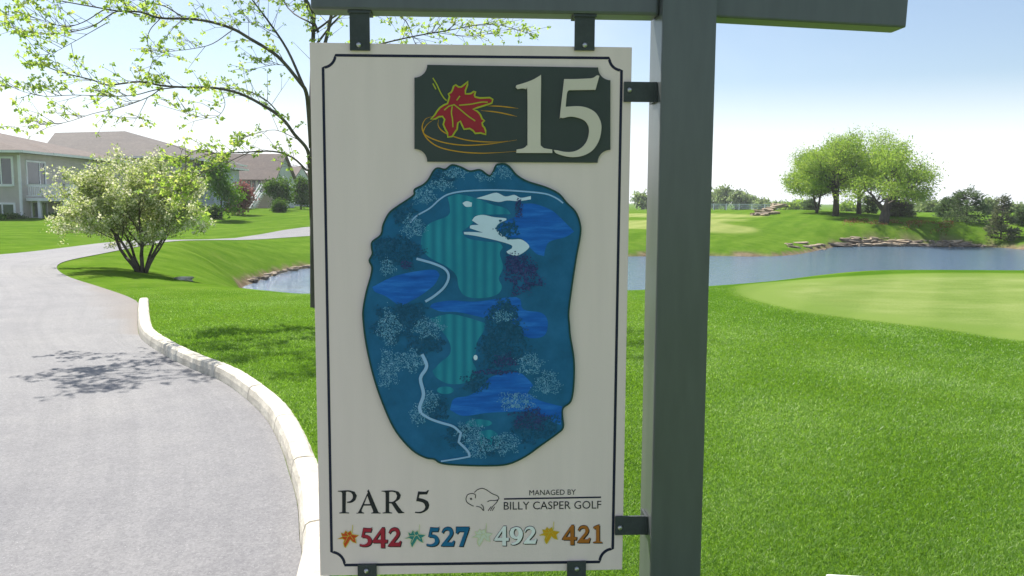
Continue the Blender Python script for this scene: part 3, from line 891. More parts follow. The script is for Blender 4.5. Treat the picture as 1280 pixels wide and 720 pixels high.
flat(snd, B_(oval((556,205), (9,12), 9)), MW-.0008)
trail(trl, A_(sm([(262,300),(290,270),(350,235),(395,195),(440,170),(520,157),(650,153),(780,160),(870,170),(920,190),(950,212)], False)), 1.9, MW-.0008)
trail(trl, A_(sm([(290,462),(370,485),(420,510),(435,545),(415,590),(370,630),(330,655)], False)), 3.0, MW-.0027)
trail(trl, B_(sm([(315,190),(335,235),(330,260),(308,300),(322,370),(305,425),(310,455)], False)), 4.2, MW-.0027)
trail(trl, B_(sm([(310,455),(350,480),(400,498),(455,515),(490,545),(480,585),(520,625),(530,650)], False)), 3.0, MW-.0028)
trail(trl, B_([(533,650),(480,660),(400,672)]), 2.0, MW-.0029)
MAP_C = np.array([(p[0], p[1]) for p in map_s]).mean(0)
MAP_P = (np.array([(p[0], p[1]) for p in map_s])-MAP_C)*0.985+MAP_C
def stipple(name, mat, blobs, w, per=0.055, size=(0.7, 1.7), seed=3):
    rng = random.Random(seed); b = MB(); cand = []
    for cx, cy, rx, ry in blobs:
        n = int(rx*ry*math.pi*per/2.2)
        for _ in range(n):
            a = rng.uniform(0, 2*math.pi); q = math.sqrt(rng.random())*(1.0 if rng.random() < 0.8 else 1.2)*(0.92+0.16*math.sin(a*(3+int(cx) % 4)+cx)+0.12*math.sin(a*7+cy))
            x = cx+math.cos(a)*rx*q/3.6; y = cy+math.sin(a)*ry*q/3.6
            cand.append((x, y))
    ok = inside(np.array(cand), MAP_P)
    if True:
        for (x, y), good in zip(cand, ok):
            if not good: continue
            r = rng.uniform(*size)*0.55; k = 5; a0 = rng.uniform(0, 6)
            vs = [s(x+r*rng.uniform(.6, 1.4)*math.cos(a0+2*math.pi*j/k), y+r*rng.uniform(.6, 1.4)*math.sin(a0+2*math.pi*j/k), w-rng.random()*0.0006) for j in range(k)]
            b.add(vs, [tuple(range(k))])
    return b.build(name, M[mat], cmap)
def blobs(fn, L): return [(*fn([(a, c)])[0], rx, ry) for a, c, rx, ry in L]
dark = blobs(A_, [(210,430,110,70),(150,400,60,40),(700,330,55,40),(680,690,65,50),(230,250,60,60),(400,90,70,40),(260,690,80,30)]) + blobs(B_, [(680,130,110,140),(330,140,90,50),(830,520,110,70),(560,320,60,45),(700,30,60,50),(180,60,90,80),(620,600,60,40),(380,440,60,50),(270,30,70,40),(470,560,60,50)])
light = blobs(A_, [(465,70,60,32),(320,175,55,45),(275,320,55,50),(690,68,42,35),(160,500,35,40),(400,130,60,25),(600,90,50,25)]) + blobs(B_, [(165,70,55,80),(345,70,70,50),(255,220,75,50),(160,260,45,90),(800,235,60,50),(880,320,60,55),(740,400,85,42),(350,400,40,50),(300,460,40,50),(530,540,60,50),(690,590,65,50),(570,610,60,50),(680,20,50,25)])
violet = blobs(A_, [(770,540,80,85),(740,490,60,50),(240,490,30,20),(720,460,30,25),(750,235,18,50)]) + blobs(B_, [(690,220,60,30),(800,480,80,50),(640,270,100,12)])
stipple('map_shrub', 'map_bush', dark, MW-.0011, 0.075, (0.9, 2.4), 3)
stipple('map_shrub', 'map_bush_violet', violet, MW-.0013, 0.075, (0.8, 2.0), 4)
stipple('map_shrub', 'map_bush_light', light, MW-.0018, 0.12, (0.5, 1.25), 5)

# --- lettering
C_ = crop((415, 600), 7.111)
PAR = [([(52,97),(100,94),(150,93),(200,105),(220,140),(206,180),(170,203),(135,203),(132,195),(160,188),(182,165),(184,135),(170,112),(145,104),(124,106),(122,275),(130,288),(152,292),(152,297),(65,297),(65,291),(85,286),(90,275),(90,115),(82,106),(52,102)], []),
       ([(322,90),(332,100),(405,272),(416,288),(432,293),(432,298),(348,298),(348,293),(366,287),(364,272),(346,228),(282,228),(264,268),(264,284),(285,293),(285,298),(217,298),(217,293),(240,276),(318,110),(312,98)], [[(314,140),(340,215),(286,215)]]),
       ([(440,97),(490,94),(540,93),(590,104),(612,135),(600,170),(562,197),(608,260),(625,280),(642,287),(642,293),(600,297),(580,285),(530,210),(508,207),(508,275),(515,287),(535,292),(535,297),(450,297),(450,292),(470,287),(476,275),(476,115),(468,106),(440,102)], [[(508,108),(535,104),(565,113),(578,140),(568,172),(540,194),(508,195)]]),
       ([(765,102),(800,104),(835,104),(850,92),(862,92),(845,128),(778,130),(770,160),(812,170),(850,190),(865,222),(855,257),(825,282),(785,296),(738,293),(738,283),(780,284),(815,268),(830,240),(820,212),(795,196),(748,188)], [])]
lt = MB()
for o, hs in PAR:
    add_plate(lt, sm(C_(o), True, 40, 4), -0.0010, 0.0009, lambda p: s(p[0], p[1], -0.0010), [sm(C_(h), True, 40, 4) for h in hs])
lt.build('par_lettering', M['ink_black'], panel)

DG = {'5': ([(30,2),(60,4),(85,4),(97,0),(88,22),(40,22),(36,38),(62,40),(86,51),(96,70),(86,88),(60,98),(30,100),(5,97),(3,86),(25,90),(50,86),(65,74),(62,60),(45,53),(15,51)], []),
      '2': ([(5,28),(20,8),(48,0),(75,6),(88,25),(80,45),(55,68),(42,80),(80,80),(92,70),(100,73),(90,100),(3,100),(3,92),(40,58),(60,38),(60,22),(45,14),(25,18),(12,32)], []),
      '4': ([(62,0),(80,0),(80,60),(100,60),(97,75),(80,75),(80,100),(54,100),(54,75),(2,75),(2,64)], [[(54,24),(54,60),(22,60)]]),
      '7': ([(5,0),(100,0),(100,10),(55,100),(26,100),(68,22),(25,22),(12,34),(3,32)], []),
      '9': ([(50,0),(80,8),(97,32),(92,62),(70,88),(35,100),(16,99),(16,92),(45,84),(62,66),(45,68),(15,58),(3,35),(15,10)], [[(48,11),(62,22),(67,42),(56,56),(42,52),(33,35),(37,18)]]),
      '1': ([(20,10),(60,0),(70,0),(70,85),(77,93),(95,95),(95,100),(10,100),(10,95),(30,93),(38,85),(38,22),(12,20)], [])}
E_ = crop((575, 600), 6.4)
nums = [('ink_red', C_, [('5',245,425,358,592), ('4',362,425,494,602), ('2',500,425,616,590)]),
        ('ink_blue', C_, [('5',840,420,955,590), ('2',972,420,1090,588), ('7',1100,420,1216,590)]),
        ('ink_white', E_, [('4',275,370,392,525), ('9',393,375,505,518), ('2',508,372,614,510)]),
        ('ink_orange', E_, [('4',822,362,934,518), ('2',940,365,1042,502), ('1',1058,360,1140,502)])]
for mt, cr_, gl in nums:
    sh = MB(); fc = MB()
    for ch, x0, y0, x1, y1 in gl:
        o, hs = DG[ch]
        def mp(pts, dx=0, dy=0):
            q = cr_([(x0+(x1-x0)*x/100, y0+(y1-y0)*y/100) for x, y in pts])
            return [(a+dx, b_+dy) for a, b_ in q]
        add_plate(sh, sm(mp(o, 1.15, 1.1), True, 48, 3), -0.0010, 0.0009, lambda p: s(p[0], p[1], -0.0010), [sm(mp(h, 1.15, 1.1), True, 48, 3) for h in hs])
        sh_o = [(50+(x-50)*1.09, 50+(y-50)*1.06) for x, y in o]
        add_plate(sh, sm(mp(sh_o), True, 48, 3), -0.0011, 0.0009, lambda p: s(p[0], p[1], -0.0011), [sm(mp(h), True, 48, 3) for h in hs])
        add_plate(fc, sm(mp(o), True, 48, 3), -0.0018, 0.0006, lambda p: s(p[0], p[1], -0.0018), [sm(mp(h), True, 48, 3) for h in hs])
    so = sh.build('yardage_shadow', M['ink_black'], panel)
    fo = fc.build('yardage', M[mt], panel)
star = [(50,525),(92,505),(80,470),(105,478),(122,450),(140,468),(165,452),(178,483),(238,493),(205,517),(216,562),(185,552),(162,530),(146,560),(118,603),(108,590),(100,560),(110,532),(90,522)]
for mt, rimm, (ox, oy), (fx, fy) in (('ink_flame', 'ink_yellow', (415, 600), (1, 1)), ('ink_teal', 'ink_pale', (498.7, 599.5), (1, 1)), ('ink_cream', 'ink_pale', (582.8, 598.0), (0.98, 1)), ('ink_gold', 'ink_yellow', (667.0, 597.0), (0.98, .98))):
    T_ = lambda pts: [(ox+x*fx/7.111, oy+y*fy/7.111) for x, y in pts]
    b = MB(); add_plate(b, T_(star), -0.0012, 0.001, lambda p: s(p[0], p[1], -0.0012)); lo = b.build('tee_leaf', M[mt], panel)
    b = MB(); ribbon(b, T_(star), 1.0, -0.0017, closed=True)
    ribbon(b, T_([(183,400),(182,430),(176,485)]), 0.8, -0.0019)
    for v in ([(170,488),(140,505),(112,560)], [(150,500),(95,500)], [(165,495),(190,530)], [(150,498),(130,470)]): ribbon(b, T_(v), 0.6, -0.0019)
    b.build('tee_leaf_outline', M[rimm], panel)

def words(b, text, box, w=-0.0008):
    """text laid between two traced baseline ends: box = (x0,y0 base left, x1,y1 base right, cap height)"""
    cu = bpy.data.curves.new('lettering', 'FONT'); cu.body = text; cu.resolution_u = 3
    to = bpy.data.objects.new('lettering', cu); COL.objects.link(to)
    dg = bpy.context.evaluated_depsgraph_get()
    me = bpy.data.meshes.new_from_object(to.evaluated_get(dg))
    xs = [v.co.x for v in me.vertices]; ys = [v.co.y for v in me.vertices]
    xa, xb = min(xs), max(xs); hh = max(ys)
    x0, y0, x1, y1, ch = box
    vs = []
    for v in me.vertices:
        t = (v.co.x-xa)/(xb-xa)
        vs.append(s(x0+(x1-x0)*t, y0+(y1-y0)*t - ch*v.co.y/hh, w))
    b.add(vs, [tuple(p.vertices) for p in me.polygons])
    bpy.data.objects.remove(to); bpy.data.curves.remove(cu); bpy.data.meshes.remove(me)
mg = MB()
words(mg, 'MANAGED BY', (575+555/6.4, 600+123/6.4, 575+926/6.4, 600+117/6.4, 6.6))
words(mg, 'BILLY CASPER GOLF', (575+350/6.4, 600+238/6.4, 575+1130/6.4, 600+228/6.4, 9.7))
mg.build('manager_lettering', M['ink_black'], panel)
rl = MB(); ribbon(rl, E_([(352,152),(1128,138)]), 1.9, -0.0008); rl.build('rule_line', M['ink_navy'], panel)
bs = MB()
for v in ([(122,146),(122,118),(95,108),(62,118),(48,150),(60,182),(108,210)], [(115,100),(140,78),(175,67),(210,78),(255,108),(300,128),(312,150),(290,163),(240,165),(220,175)],
          [(130,210),(165,220),(186,245)], [(168,193),(186,215),(190,246)], [(225,246),(250,212)], [(243,246),(262,212),(288,185),(305,160)], [(258,246),(276,215)], [(80,144),(96,158)], [(95,144),(82,158)]):
    ribbon(bs, E_(sm(v, False, 80, 5)), 0.95, -0.0008)
bs.build('bison_emblem', M['ink_black'], panel)
# ---------------------------------------------------------------- houses
def siding(name, col):
    m, n, l, b = new_mat(name)
    t = noise_node(n, l, 1.5, 4)
    r = ramp(n, l, t.outputs['Fac'], [(0.3, tuple(c*0.9 for c in col)), (0.7, tuple(c*1.08 for c in col))])
    tc = n.new('ShaderNodeTexCoord'); wv = n.new('ShaderNodeTexWave')
    wv.bands_direction = 'Z'; wv.wave_profile = 'SAW'; wv.inputs['Scale'].default_value = 1.6
    l.new(tc.outputs['Object'], wv.inputs['Vector'])
    bp = n.new('ShaderNodeBump'); bp.inputs['Strength'].default_value = 0.5; bp.inputs['Distance'].default_value = 0.02
    l.new(wv.outputs['Fac'], bp.inputs['Height']); l.new(bp.outputs[0], b.inputs['Normal'])
    l.new(r.outputs[0], b.inputs['Base Color']); b.inputs['Roughness'].default_value = 0.7
    return m
def shingle(name, c0, c1):
    m, n, l, b = new_mat(name)
    t = noise_node(n, l, 4, 5, 0.7); t2 = noise_node(n, l, 0.5, 4, 0.6, stretch=(1, 1, 2.5))
    tc = n.new('ShaderNodeTexCoord'); bk = n.new('ShaderNodeTexWave'); bk.bands_direction = 'Z'; bk.wave_profile = 'SAW'
    bk.inputs['Scale'].default_value = 2.0; bk.inputs['Distortion'].default_value = 0.6; bk.inputs['Detail Scale'].default_value = 3
    l.new(tc.outputs['Object'], bk.inputs['Vector'])
    r = ramp(n, l, t.outputs['Fac'], [(0.3, c0), (0.7, c1)])
    r2 = ramp(n, l, t2.outputs['Fac'], [(0.3, (0.86, 0.86, 0.88)), (0.7, (1.1, 1.08, 1.05))])
    r3 = ramp(n, l, bk.outputs['Fac'], [(0.0, (0.82, 0.82, 0.82)), (0.3, (1, 1, 1)), (1.0, (1.04, 1.04, 1.04))])
    o = mixc(n, l, 1.0, r.outputs[0], r2.outputs[0], 'MULTIPLY')
    o = mixc(n, l, 0.8, o, r3.outputs[0], 'MULTIPLY')
    l.new(o, b.inputs['Base Color']); b.inputs['Roughness'].default_value = 0.85
    b.inputs['Specular IOR Level'].default_value = 0.25
    return m
M['siding_taupe'] = siding('siding_taupe', (0.50, 0.455, 0.42))
M['siding_blue'] = siding('siding_blue', (0.50, 0.55, 0.62))
M['siding_beige'] = siding('siding_beige', (0.50, 0.45, 0.38))
M['siding_grey'] = siding('siding_grey', (0.52, 0.53, 0.54))
M['roof_brown'] = shingle('roof_brown', (0.108, 0.084, 0.072), (0.172, 0.14, 0.122))
M['roof_rose'] = shingle('roof_rose', (0.124, 0.099, 0.086), (0.19, 0.154, 0.134))
M['roof_grey'] = shingle('roof_grey', (0.1, 0.088, 0.08), (0.158, 0.14, 0.128))
M['trim'] = simple('trim', (0.74, 0.75, 0.76), 0.5, 0.05, 3)
M['deck_wood'] = simple('deck_wood', (0.34, 0.30, 0.26), 0.8, 0.2, 8)
M['dark_opening'] = simple('dark_opening', (0.05, 0.05, 0.055), 0.8, 0.2, 2)
def glass():
    m, n, l, b = new_mat('window_glass')
    b.inputs['Base Color'].default_value = (0.05, 0.075, 0.085, 1)
    b.inputs['Roughness'].default_value = 0.06
    b.inputs['Specular IOR Level'].default_value = 0.9
    return m
M['glass'] = glass()

def hx(px, D): return at(px, 252, D).x
def hz(py, D): return at(200, py, D).z

class House:
    def __init__(s, name, label, x, y, z):
        s.o = Vector((x, y, z)); s.root = empty(name, s.o, label, 'house')
    def L(s, p): return tuple(Vector(p) - s.o)
    def mb(s, name, mat, fn, parent=None):
        b = MB(); fn(b)
        par = parent or s.root
        off = s.o
        b.v = [tuple(Vector(v)-off) for v in b.v]
        return b.build(name, mat, par)
    def wall(s, mat, boxes, extra=None):
        def f(b):
            for q in boxes: b.box(*q)
            if extra: extra(b)
        return s.mb('wall', mat, f)
    def window(s, face, plane, a0, a1, z0, z1, fw=0.11, bars=(), name='window'):
        """face 'front' looks along -y at y=plane; 'side' looks along +x at x=plane"""
        d = 0.07
        def B(b, p, q, r, t, e0, e1):
            if face == 'front': b.box(p, q, plane-e1, plane-e0, r, t)
            else: b.box(plane+e0, plane+e1, p, q, r, t)
        def fr(b):
            B(b, a0-fw, a0, z0-fw, z1+fw, -0.02, d); B(b, a1, a1+fw, z0-fw, z1+fw, -0.02, d)
            B(b, a0, a1, z0-fw*1.2, z0, -0.02, d+0.03); B(b, a0, a1, z1, z1+fw, -0.02, d)
            for t in bars:
                x = a0 + (a1-a0)*t
                B(b, x-0.045, x+0.045, z0, z1, -0.02, d-0.012)
        w = s.mb(name, M['trim'], fr)
        s.mb('pane', M['glass'], lambda b: B(b, a0, a1, z0, z1, -0.01, 0.025), w)
        return w
    def hip(s, mat, x0, x1, y0, y1, ze, ridge, name='roof', t=0.16, gutter=True):
        """hip roof over an eave rectangle; ridge = two points"""
        r0, r1 = Vector(ridge[0]), Vector(ridge[1])
        def f(b):
            e = [Vector((x0,y0,ze)), Vector((x1,y0,ze)), Vector((x1,y1,ze)), Vector((x0,y1,ze))]
            lo = [v - Vector((0,0,t)) for v in e]
            vs = e + [r0, r1] + lo
            if abs(r1.y-r0.y) > abs(r1.x-r0.x):
                fs = [(0,1,4),(1,2,5,4),(2,3,5),(3,0,4,5)]
            else:
                fs = [(0,1,5,4),(1,2,5),(2,3,4,5),(3,0,4)]
            fs += [(6,7,1,0),(7,8,2,1),(8,9,3,2),(9,6,0,3),(9,8,7,6)]
            b.add(vs, fs)
        o = s.mb(name, mat, f)
        def gut(b):
            g = 0.05
            b.box(x0-g, x1+g, y0-g-0.06, y0-0.003, ze-t-0.02, ze-0.02); b.box(x1+0.003, x1+g+0.06, y0-g, y1+g, ze-t-0.02, ze-0.02)
        if gutter: s.mb('gutter', M['trim'], gut, o)
        return o
    def gable(s, mat, axis, c0, c1, h0, h1, hm, ze, zr, t=0.14, name='roof', wallmat=None):
        """gable roof: ridge runs along axis from c0 to c1, slopes span h0..h1 with the ridge at hm"""
        def P(c, h, z): return (c, h, z) if axis == 'x' else (h, c, z)
        def f(b):
            vs = []
            for dz in (0, -t):
                vs += [P(c0,h0,ze+dz),P(c1,h0,ze+dz),P(c0,hm,zr+dz),P(c1,hm,zr+dz),P(c0,h1,ze+dz),P(c1,h1,ze+dz)]
            fs = [(0,1,3,2),(2,3,5,4),(6,8,9,7),(8,10,11,9),(0,6,7,1),(4,5,11,10),(0,2,8,6),(2,4,10,8),(1,7,9,3),(3,9,11,5)]
            b.add(vs, fs)
        o = s.mb(name, mat, f)
        return o

def gz_at(x, y): return tz(x, y)

# --- first house: taupe bungalow with a raised white deck
h = House('bungalow', 'taupe house with white raised deck, behind the blossoming tree at far left', -40, 64, 0.35)
Zb = -0.2; ze = hz(191, 58)
xs_ = hx(27, 58)
h.wall(M['siding_taupe'], [(-52, xs_, 58, 74, Zb, ze-0.05)])
h.hip(M['roof_brown'], -53.2, xs_+0.55, 57.4, 75, ze+0.12, ((-43.0, 65.0, hz(158, 65)), (-43.0, 68.5, hz(158, 65))))
h.hip(M['roof_rose'], -39.6, xs_+0.62, 61.2, 72.5, ze+0.14, ((hx(47, 63.5), 63.5, hz(180.5, 63.5)), (hx(47, 63.5)+0.1, 68.5, hz(180.5, 63.5))))
h.window('front', 58, hx(-30, 58), hx(17, 58), hz(231, 58), hz(199, 58), 0.14, (0.72,))
h.window('front', 58, hx(-30, 58), hx(17, 58), hz(273.5, 58), hz(256.5, 58), 0.14, (0.7,))
h.window('side', xs_, 58.8, 61.0, hz(232, 60), hz(204, 60), 0.12, (0.7,), 'patio_door')
h.window('side', xs_, 67.0, 70.0, hz(226, 68), hz(206, 68), 0.14, (0.5,))
h.window('side', xs_, 59.2, 61.0, hz(272, 60), hz(254, 60), 0.12, (0.5,), 'patio_door')
h.mb('corner_trim', M['trim'], lambda b: (b.box(xs_-0.14, xs_+0.02, 57.98, 58.1, Zb, ze-0.2)))
dz_ = hz(248, 58.5)
dx1 = xs_ + 2.75
def deckf(b):
    b.box(xs_+0.02, dx1, 58.5, 64.5, dz_-0.22, dz_)
dk_ = h.mb('deck', M['trim'], deckf)
rz_ = hz(231, 58.5)
def railf(b):
    for y0, y1, x0, x1 in ((58.5, 58.58, xs_+0.05, dx1), (58.5, 64.5, dx1-0.08, dx1)):
        b.box(x0, x1, y0, y1, rz_-0.09, rz_); b.box(x0, x1, y0, y1, dz_+0.1, dz_+0.17)
    x = xs_+0.2
    while x < dx1-0.1:
        b.box(x, x+0.05, 58.52, 58.56, dz_+0.17, rz_-0.09); x += 0.13
    y = 58.7
    while y < 64.4:
        b.box(dx1-0.06, dx1-0.02, y, y+0.05, dz_+0.17, rz_-0.09); y += 0.13
h.mb('deck_railing', M['trim'], railf, dk_)
for x, y in ((xs_+0.75, 58.6), (dx1-0.22, 58.6), (dx1-0.22, 64.2)):
    h.mb('deck_post', M['trim'], lambda b: b.box(x, x+0.2, y, y+0.2, Zb, dz_-0.22))
def stairs(b):
    for i in range(7):
        b.box(dx1+0.02+i*0.28, dx1+0.34+i*0.28, 62.6, 63.8, dz_-0.25-i*0.26, dz_-0.2-i*0.26)
    for y in (62.55, 63.85):
        b.bar((dx1, y, dz_-0.12), (dx1+2.05, y, 0.3), 0.06, 0.26)
        b.bar((dx1, y, dz_+0.9), (dx1+2.05, y, 1.25), 0.07, 0.09)
        b.box(dx1+1.98, dx1+2.08, y-0.05, y+0.05, 0.1, 1.3)
h.mb('deck_stairs', M['trim'], stairs)

# --- second house: big hipped roof just beyond
h = House('hipped_house', 'house with the tallest brown hipped roof, behind the white deck', -41, 84, 0.5)
zr = hz(166.5, 86); ze = hz(197, 78)
h.wall(M['siding_taupe'], [(hx(66, 78), hx(224, 78), 78, 95, Zb, ze-0.05)])
h.hip(M['roof_grey'], hx(48, 77), hx(229, 77.3), 77.3, 96, ze+0.1, ((hx(73, 86), 86, zr), (hx(160, 86), 86, zr+0.2)))

# --- third house: blue-grey, gable to the lawn, white corner boards
h = House('blue_house', 'blue grey house with white corner boards, behind the bright green young tree', -36, 86, 0.5)
D3 = 82
xa, xb = hx(176, D3), hx(247, D3)
ze = hz(209, D3); zg = hz(190, D3)
h.wall(M['siding_blue'], [(xa, xb, D3, D3+9, Zb, ze), (xb, hx(268, D3+1.2), D3+1.2, D3+9, Zb, ze)],
       lambda b: b.add([(xa, D3, ze), (xb, D3, ze), ((xa+xb)/2, D3, zg), (xa, D3+9, ze), (xb, D3+9, ze), ((xa+xb)/2, D3+9, zg)], [(0,1,2),(5,4,3),(0,2,5,3),(1,4,5,2)]))
h.gable(M['roof_grey'], 'y', D3-0.45, D3+9.4, xa-0.5, xb+0.5, (xa+xb)/2, ze-0.25, zg+0.25)
h.hip(M['roof_grey'], hx(225, D3), hx(273, D3+0.5), D3+0.5, D3+10, ze+0.2, ((hx(240, D3+5), D3+5, zg+0.5), (hx(262, D3+5), D3+5, zg+0.5)), name='wing_roof')
for a, b_ in ((178, 188), (216.5, 222), (234, 240)):
    h.window('front', D3, hx(a, D3), hx(b_, D3), hz(238, D3), hz(218, D3), 0.16, (0.5,))
h.window('front', D3+1.2, hx(253, D3+1.2), hx(263.5, D3+1.2), hz(269, D3+1.2), hz(257, D3+1.2), 0.2, ())
h.window('front', D3+1.2, hx(253, D3+1.2), hx(263, D3+1.2), hz(238, D3+1.2), hz(218, D3+1.2), 0.16, (0.5,))
for a in (211, 229, 246):
    h.mb('corner_board', M['trim'], lambda b: b.box(hx(a, D3), hx(a+3.2, D3), D3-0.05, D3+0.1, Zb, ze-0.15))
h.mb('gable_trim', M['trim'], lambda b: (b.bar((xa-0.5, D3-0.47, ze-0.42), ((xa+xb)/2, D3-0.47, zg+0.09), 0.06, 0.22), b.bar(((xa+xb)/2, D3-0.47, zg+0.085), (xb+0.5, D3-0.47, ze-0.425), 0.06, 0.22)))

# --- fourth house: beige, gable end towards the fairway, white outside stair
h = House('beige_house', 'beige house with grey gable end and white outside stair', -31, 104, 0.6)
D4 = 100
xa, xb = hx(245, D4), hx(343.5, D4)
ze = hz(223, D4); zr = hz(192.5, 104.5)
h.wall(M['siding_beige'], [(xa, xb-0.02, D4, D4+8.9, Zb, ze)])
h.mb('gable_wall', M['siding_grey'], lambda b: b.add([(xb, D4-0.01, Zb), (xb, D4+9, Zb), (xb, D4+9, ze), (xb, D4+4.5, zr-0.1), (xb, D4-0.01, ze), (xb-0.15, D4-0.01, Zb), (xb-0.15, D4+9, Zb), (xb-0.15, D4+9, ze), (xb-0.15, D4+4.5, zr-0.1), (xb-0.15, D4-0.01, ze)],
      [(0,1,2,3,4),(9,8,7,6,5),(0,4,9,5),(1,6,7,2),(2,7,8,3),(3,8,9,4)]))
h.gable(M['roof_rose'], 'x', xa-0.4, xb+0.35, D4-0.6, D4+9.6, D4+4.5, ze-0.1, zr+0.08)
for a, b_, t, bt in ((304, 308, 226, 233), (310, 320.5, 225, 237), (323.5, 327, 225, 240)):
    h.window('front', D4, hx(a, D4), hx(b_, D4), hz(bt, D4), hz(t, D4), 0.1, () if b_-a < 6 else (0.5,))
h.window('front', D4, hx(311, D4), hx(316, D4), hz(260, D4), hz(251, D4), 0.1, ())
h.window('side', xb, D4+1.8, D4+3.2, hz(238, D4), hz(226, D4), 0.12, (0.5,))
def st4(b):
    x0, x1 = hx(320, D4-1.2), hx(329, D4-1.2); z1_ = hz(240, D4)
    b.box(x0-0.5, x1+0.3, D4-1.6, D4-0.02, z1_-0.2, z1_)
    for y in (D4-1.55, D4-2.6):
        b.bar((x1+0.1, y, z1_+0.9), (x1-0.5, y-1.6, 0.9+0.9), 0.09, 0.14)
        b.bar((x1+0.1, y, z1_-0.05), (x1-0.6, y-1.9, 0.6), 0.09, 0.28)
    for i in range(9):
        t = i/8
        b.box(x1-0.55-0.25*t, x1+0.35-0.45*t, D4-1.6-1.9*t-0.2, D4-1.6-1.9*t, z1_-0.25-(z1_-0.9)*t, z1_-0.19-(z1_-0.9)*t)
h.mb('outside_stair', M['trim'], st4)

# --- two smaller gables farther along the row
h = House('far_house', 'small rose roofed house with a pale gable, beyond the beige house', -33, 128, 0.5)
D5 = 124
h.wall(M['siding_grey'], [(hx(350, D5), hx(368, D5), D5, D5+10, Zb, hz(224, D5))])
h.gable(M['roof_rose'], 'x', hx(348, D5), hx(368.5, D5), D5-0.5, D5+10.5, D5+5, hz(224, D5), hz(207.5, D5+5))
h.mb('gable_wall', M['siding_grey'], lambda b: b.add([(hx(368, D5)-0.02, D5, hz(224.5, D5)), (hx(368, D5)-0.02, D5+10, hz(224.5, D5)), (hx(368, D5)-0.02, D5+5, hz(208.5, D5+5))], [(0,1,2)]))
h.window('side', hx(368, D5), D5+3, D5+5, hz(240, D5), hz(229, D5), 0.15, (0.5,))
h.window('front', D5, hx(356, D5), hx(361, D5), hz(240, D5), hz(229, D5), 0.15, (0.5,))
h = House('farthest_house', 'farthest small house at the end of the row, just showing beside the sign', -33, 150, 0.4)
D6 = 146
h.wall(M['siding_beige'], [(hx(366, D6), hx(384, D6), D6, D6+10, Zb, hz(229, D6))])
h.gable(M['roof_rose'], 'x', hx(364, D6), hx(386, D6), D6-0.5, D6+10.5, D6+5, hz(229, D6), hz(215, D6+5))
h.window('front', D6, hx(374, D6), hx(379, D6), hz(242, D6), hz(233, D6), 0.15, (0.5,))
# ---------------------------------------------------------------- trees
def rdir(rng, d, ang):
    """direction d turned by ang about a random axis across it"""
    a = d.orthogonal().normalized(); a.rotate(Quaternion(d, rng.uniform(0, 2*math.pi)))
    v = d.copy(); v.rotate(Quaternion(a, ang)); return v
def grow(rng, mb, tips, p, d, L, r, lev, P, k=5):
    n = P.get('seg', 5); pts = [p.copy()]; rad = [r]
    dd = d.copy()
    for i in range(n):
        dd = (dd + Vector((rng.gauss(0, 1), rng.gauss(0, 1), rng.gauss(0, 1)))*(P.get('wob0', P['wob']) if lev == 0 else P['wob']) + Vector((0, 0, P['up'][min(lev, len(P['up'])-1)]))).normalized()
        pts.append(pts[-1] + dd*(L/n)); rad.append(r*(1 - 0.62*(i+1)/n))
    if r > P.get('rmin', 0.0): mb.tube(pts, rad, max(3, k-lev), cap=lev == 0)
    if lev >= P['lev']:
        for q in pts[2:]: tips.append((q, dd.copy()))
        return
    nc = P['n'][lev]
    for c in range(nc):
        t = P['t0'][lev] + (1-P['t0'][lev])*(c+rng.random())/nc
        i = min(n-1, int(t*n)); f = t*n - i
        q = pts[i].lerp(pts[i+1], f)
        loc = (pts[i+1]-pts[i]).normalized()
        cdir = rdir(rng, loc, R(rng.uniform(*P['ang'][lev])))
        if cdir.z < P.get('minz', -1): cdir.z = P.get('minz', -1)*rng.random()
        rr = (rad[i]*(1-f)+rad[i+1]*f)*rng.uniform(0.5, 0.72)
        grow(rng, mb, tips, q, cdir.normalized(), L*P['q'][lev]*rng.uniform(0.7, 1.2), rr, lev+1, P, k)
    grow(rng, mb, tips, pts[-1], dd, L*P['q'][lev]*0.85, rad[-1], lev+1, P, k)

def leaf_quads(nr, centers, size, droop=0.25, aspect=0.5, dirs=None, jitter=1.0, flat=0.0):
    """rhombic leaves; centers (N,3)"""
    n = len(centers)
    a = nr.normal(size=(n, 3)); a[:, 2] -= droop
    if dirs is not None: a = a*jitter + dirs*1.6
    a /= np.linalg.norm(a, axis=1)[:, None]
    b = nr.normal(size=(n, 3)); b[:, 2] *= (1-flat)
    b -= a*(a*b).sum(1)[:, None]; b /= np.linalg.norm(b, axis=1)[:, None]
    L = size*nr.uniform(0.6, 1.3, n); w = L*aspect*nr.uniform(0.8, 1.2, n)
    c = centers
    V = np.stack([c, c + a*(L*0.45)[:, None] + b*(w/2)[:, None], c + a*L[:, None], c + a*(L*0.45)[:, None] - b*(w/2)[:, None]], 1)
    return V
def fit(mb, tips, sx, sy, sz, shift=(0, 0)):
    mb.v = [(v[0]*sx, v[1]*sy, v[2]*sz) for v in mb.v]
    return [(Vector((t.x*sx, t.y*sy, t.z*sz)), d) for t, d in tips]

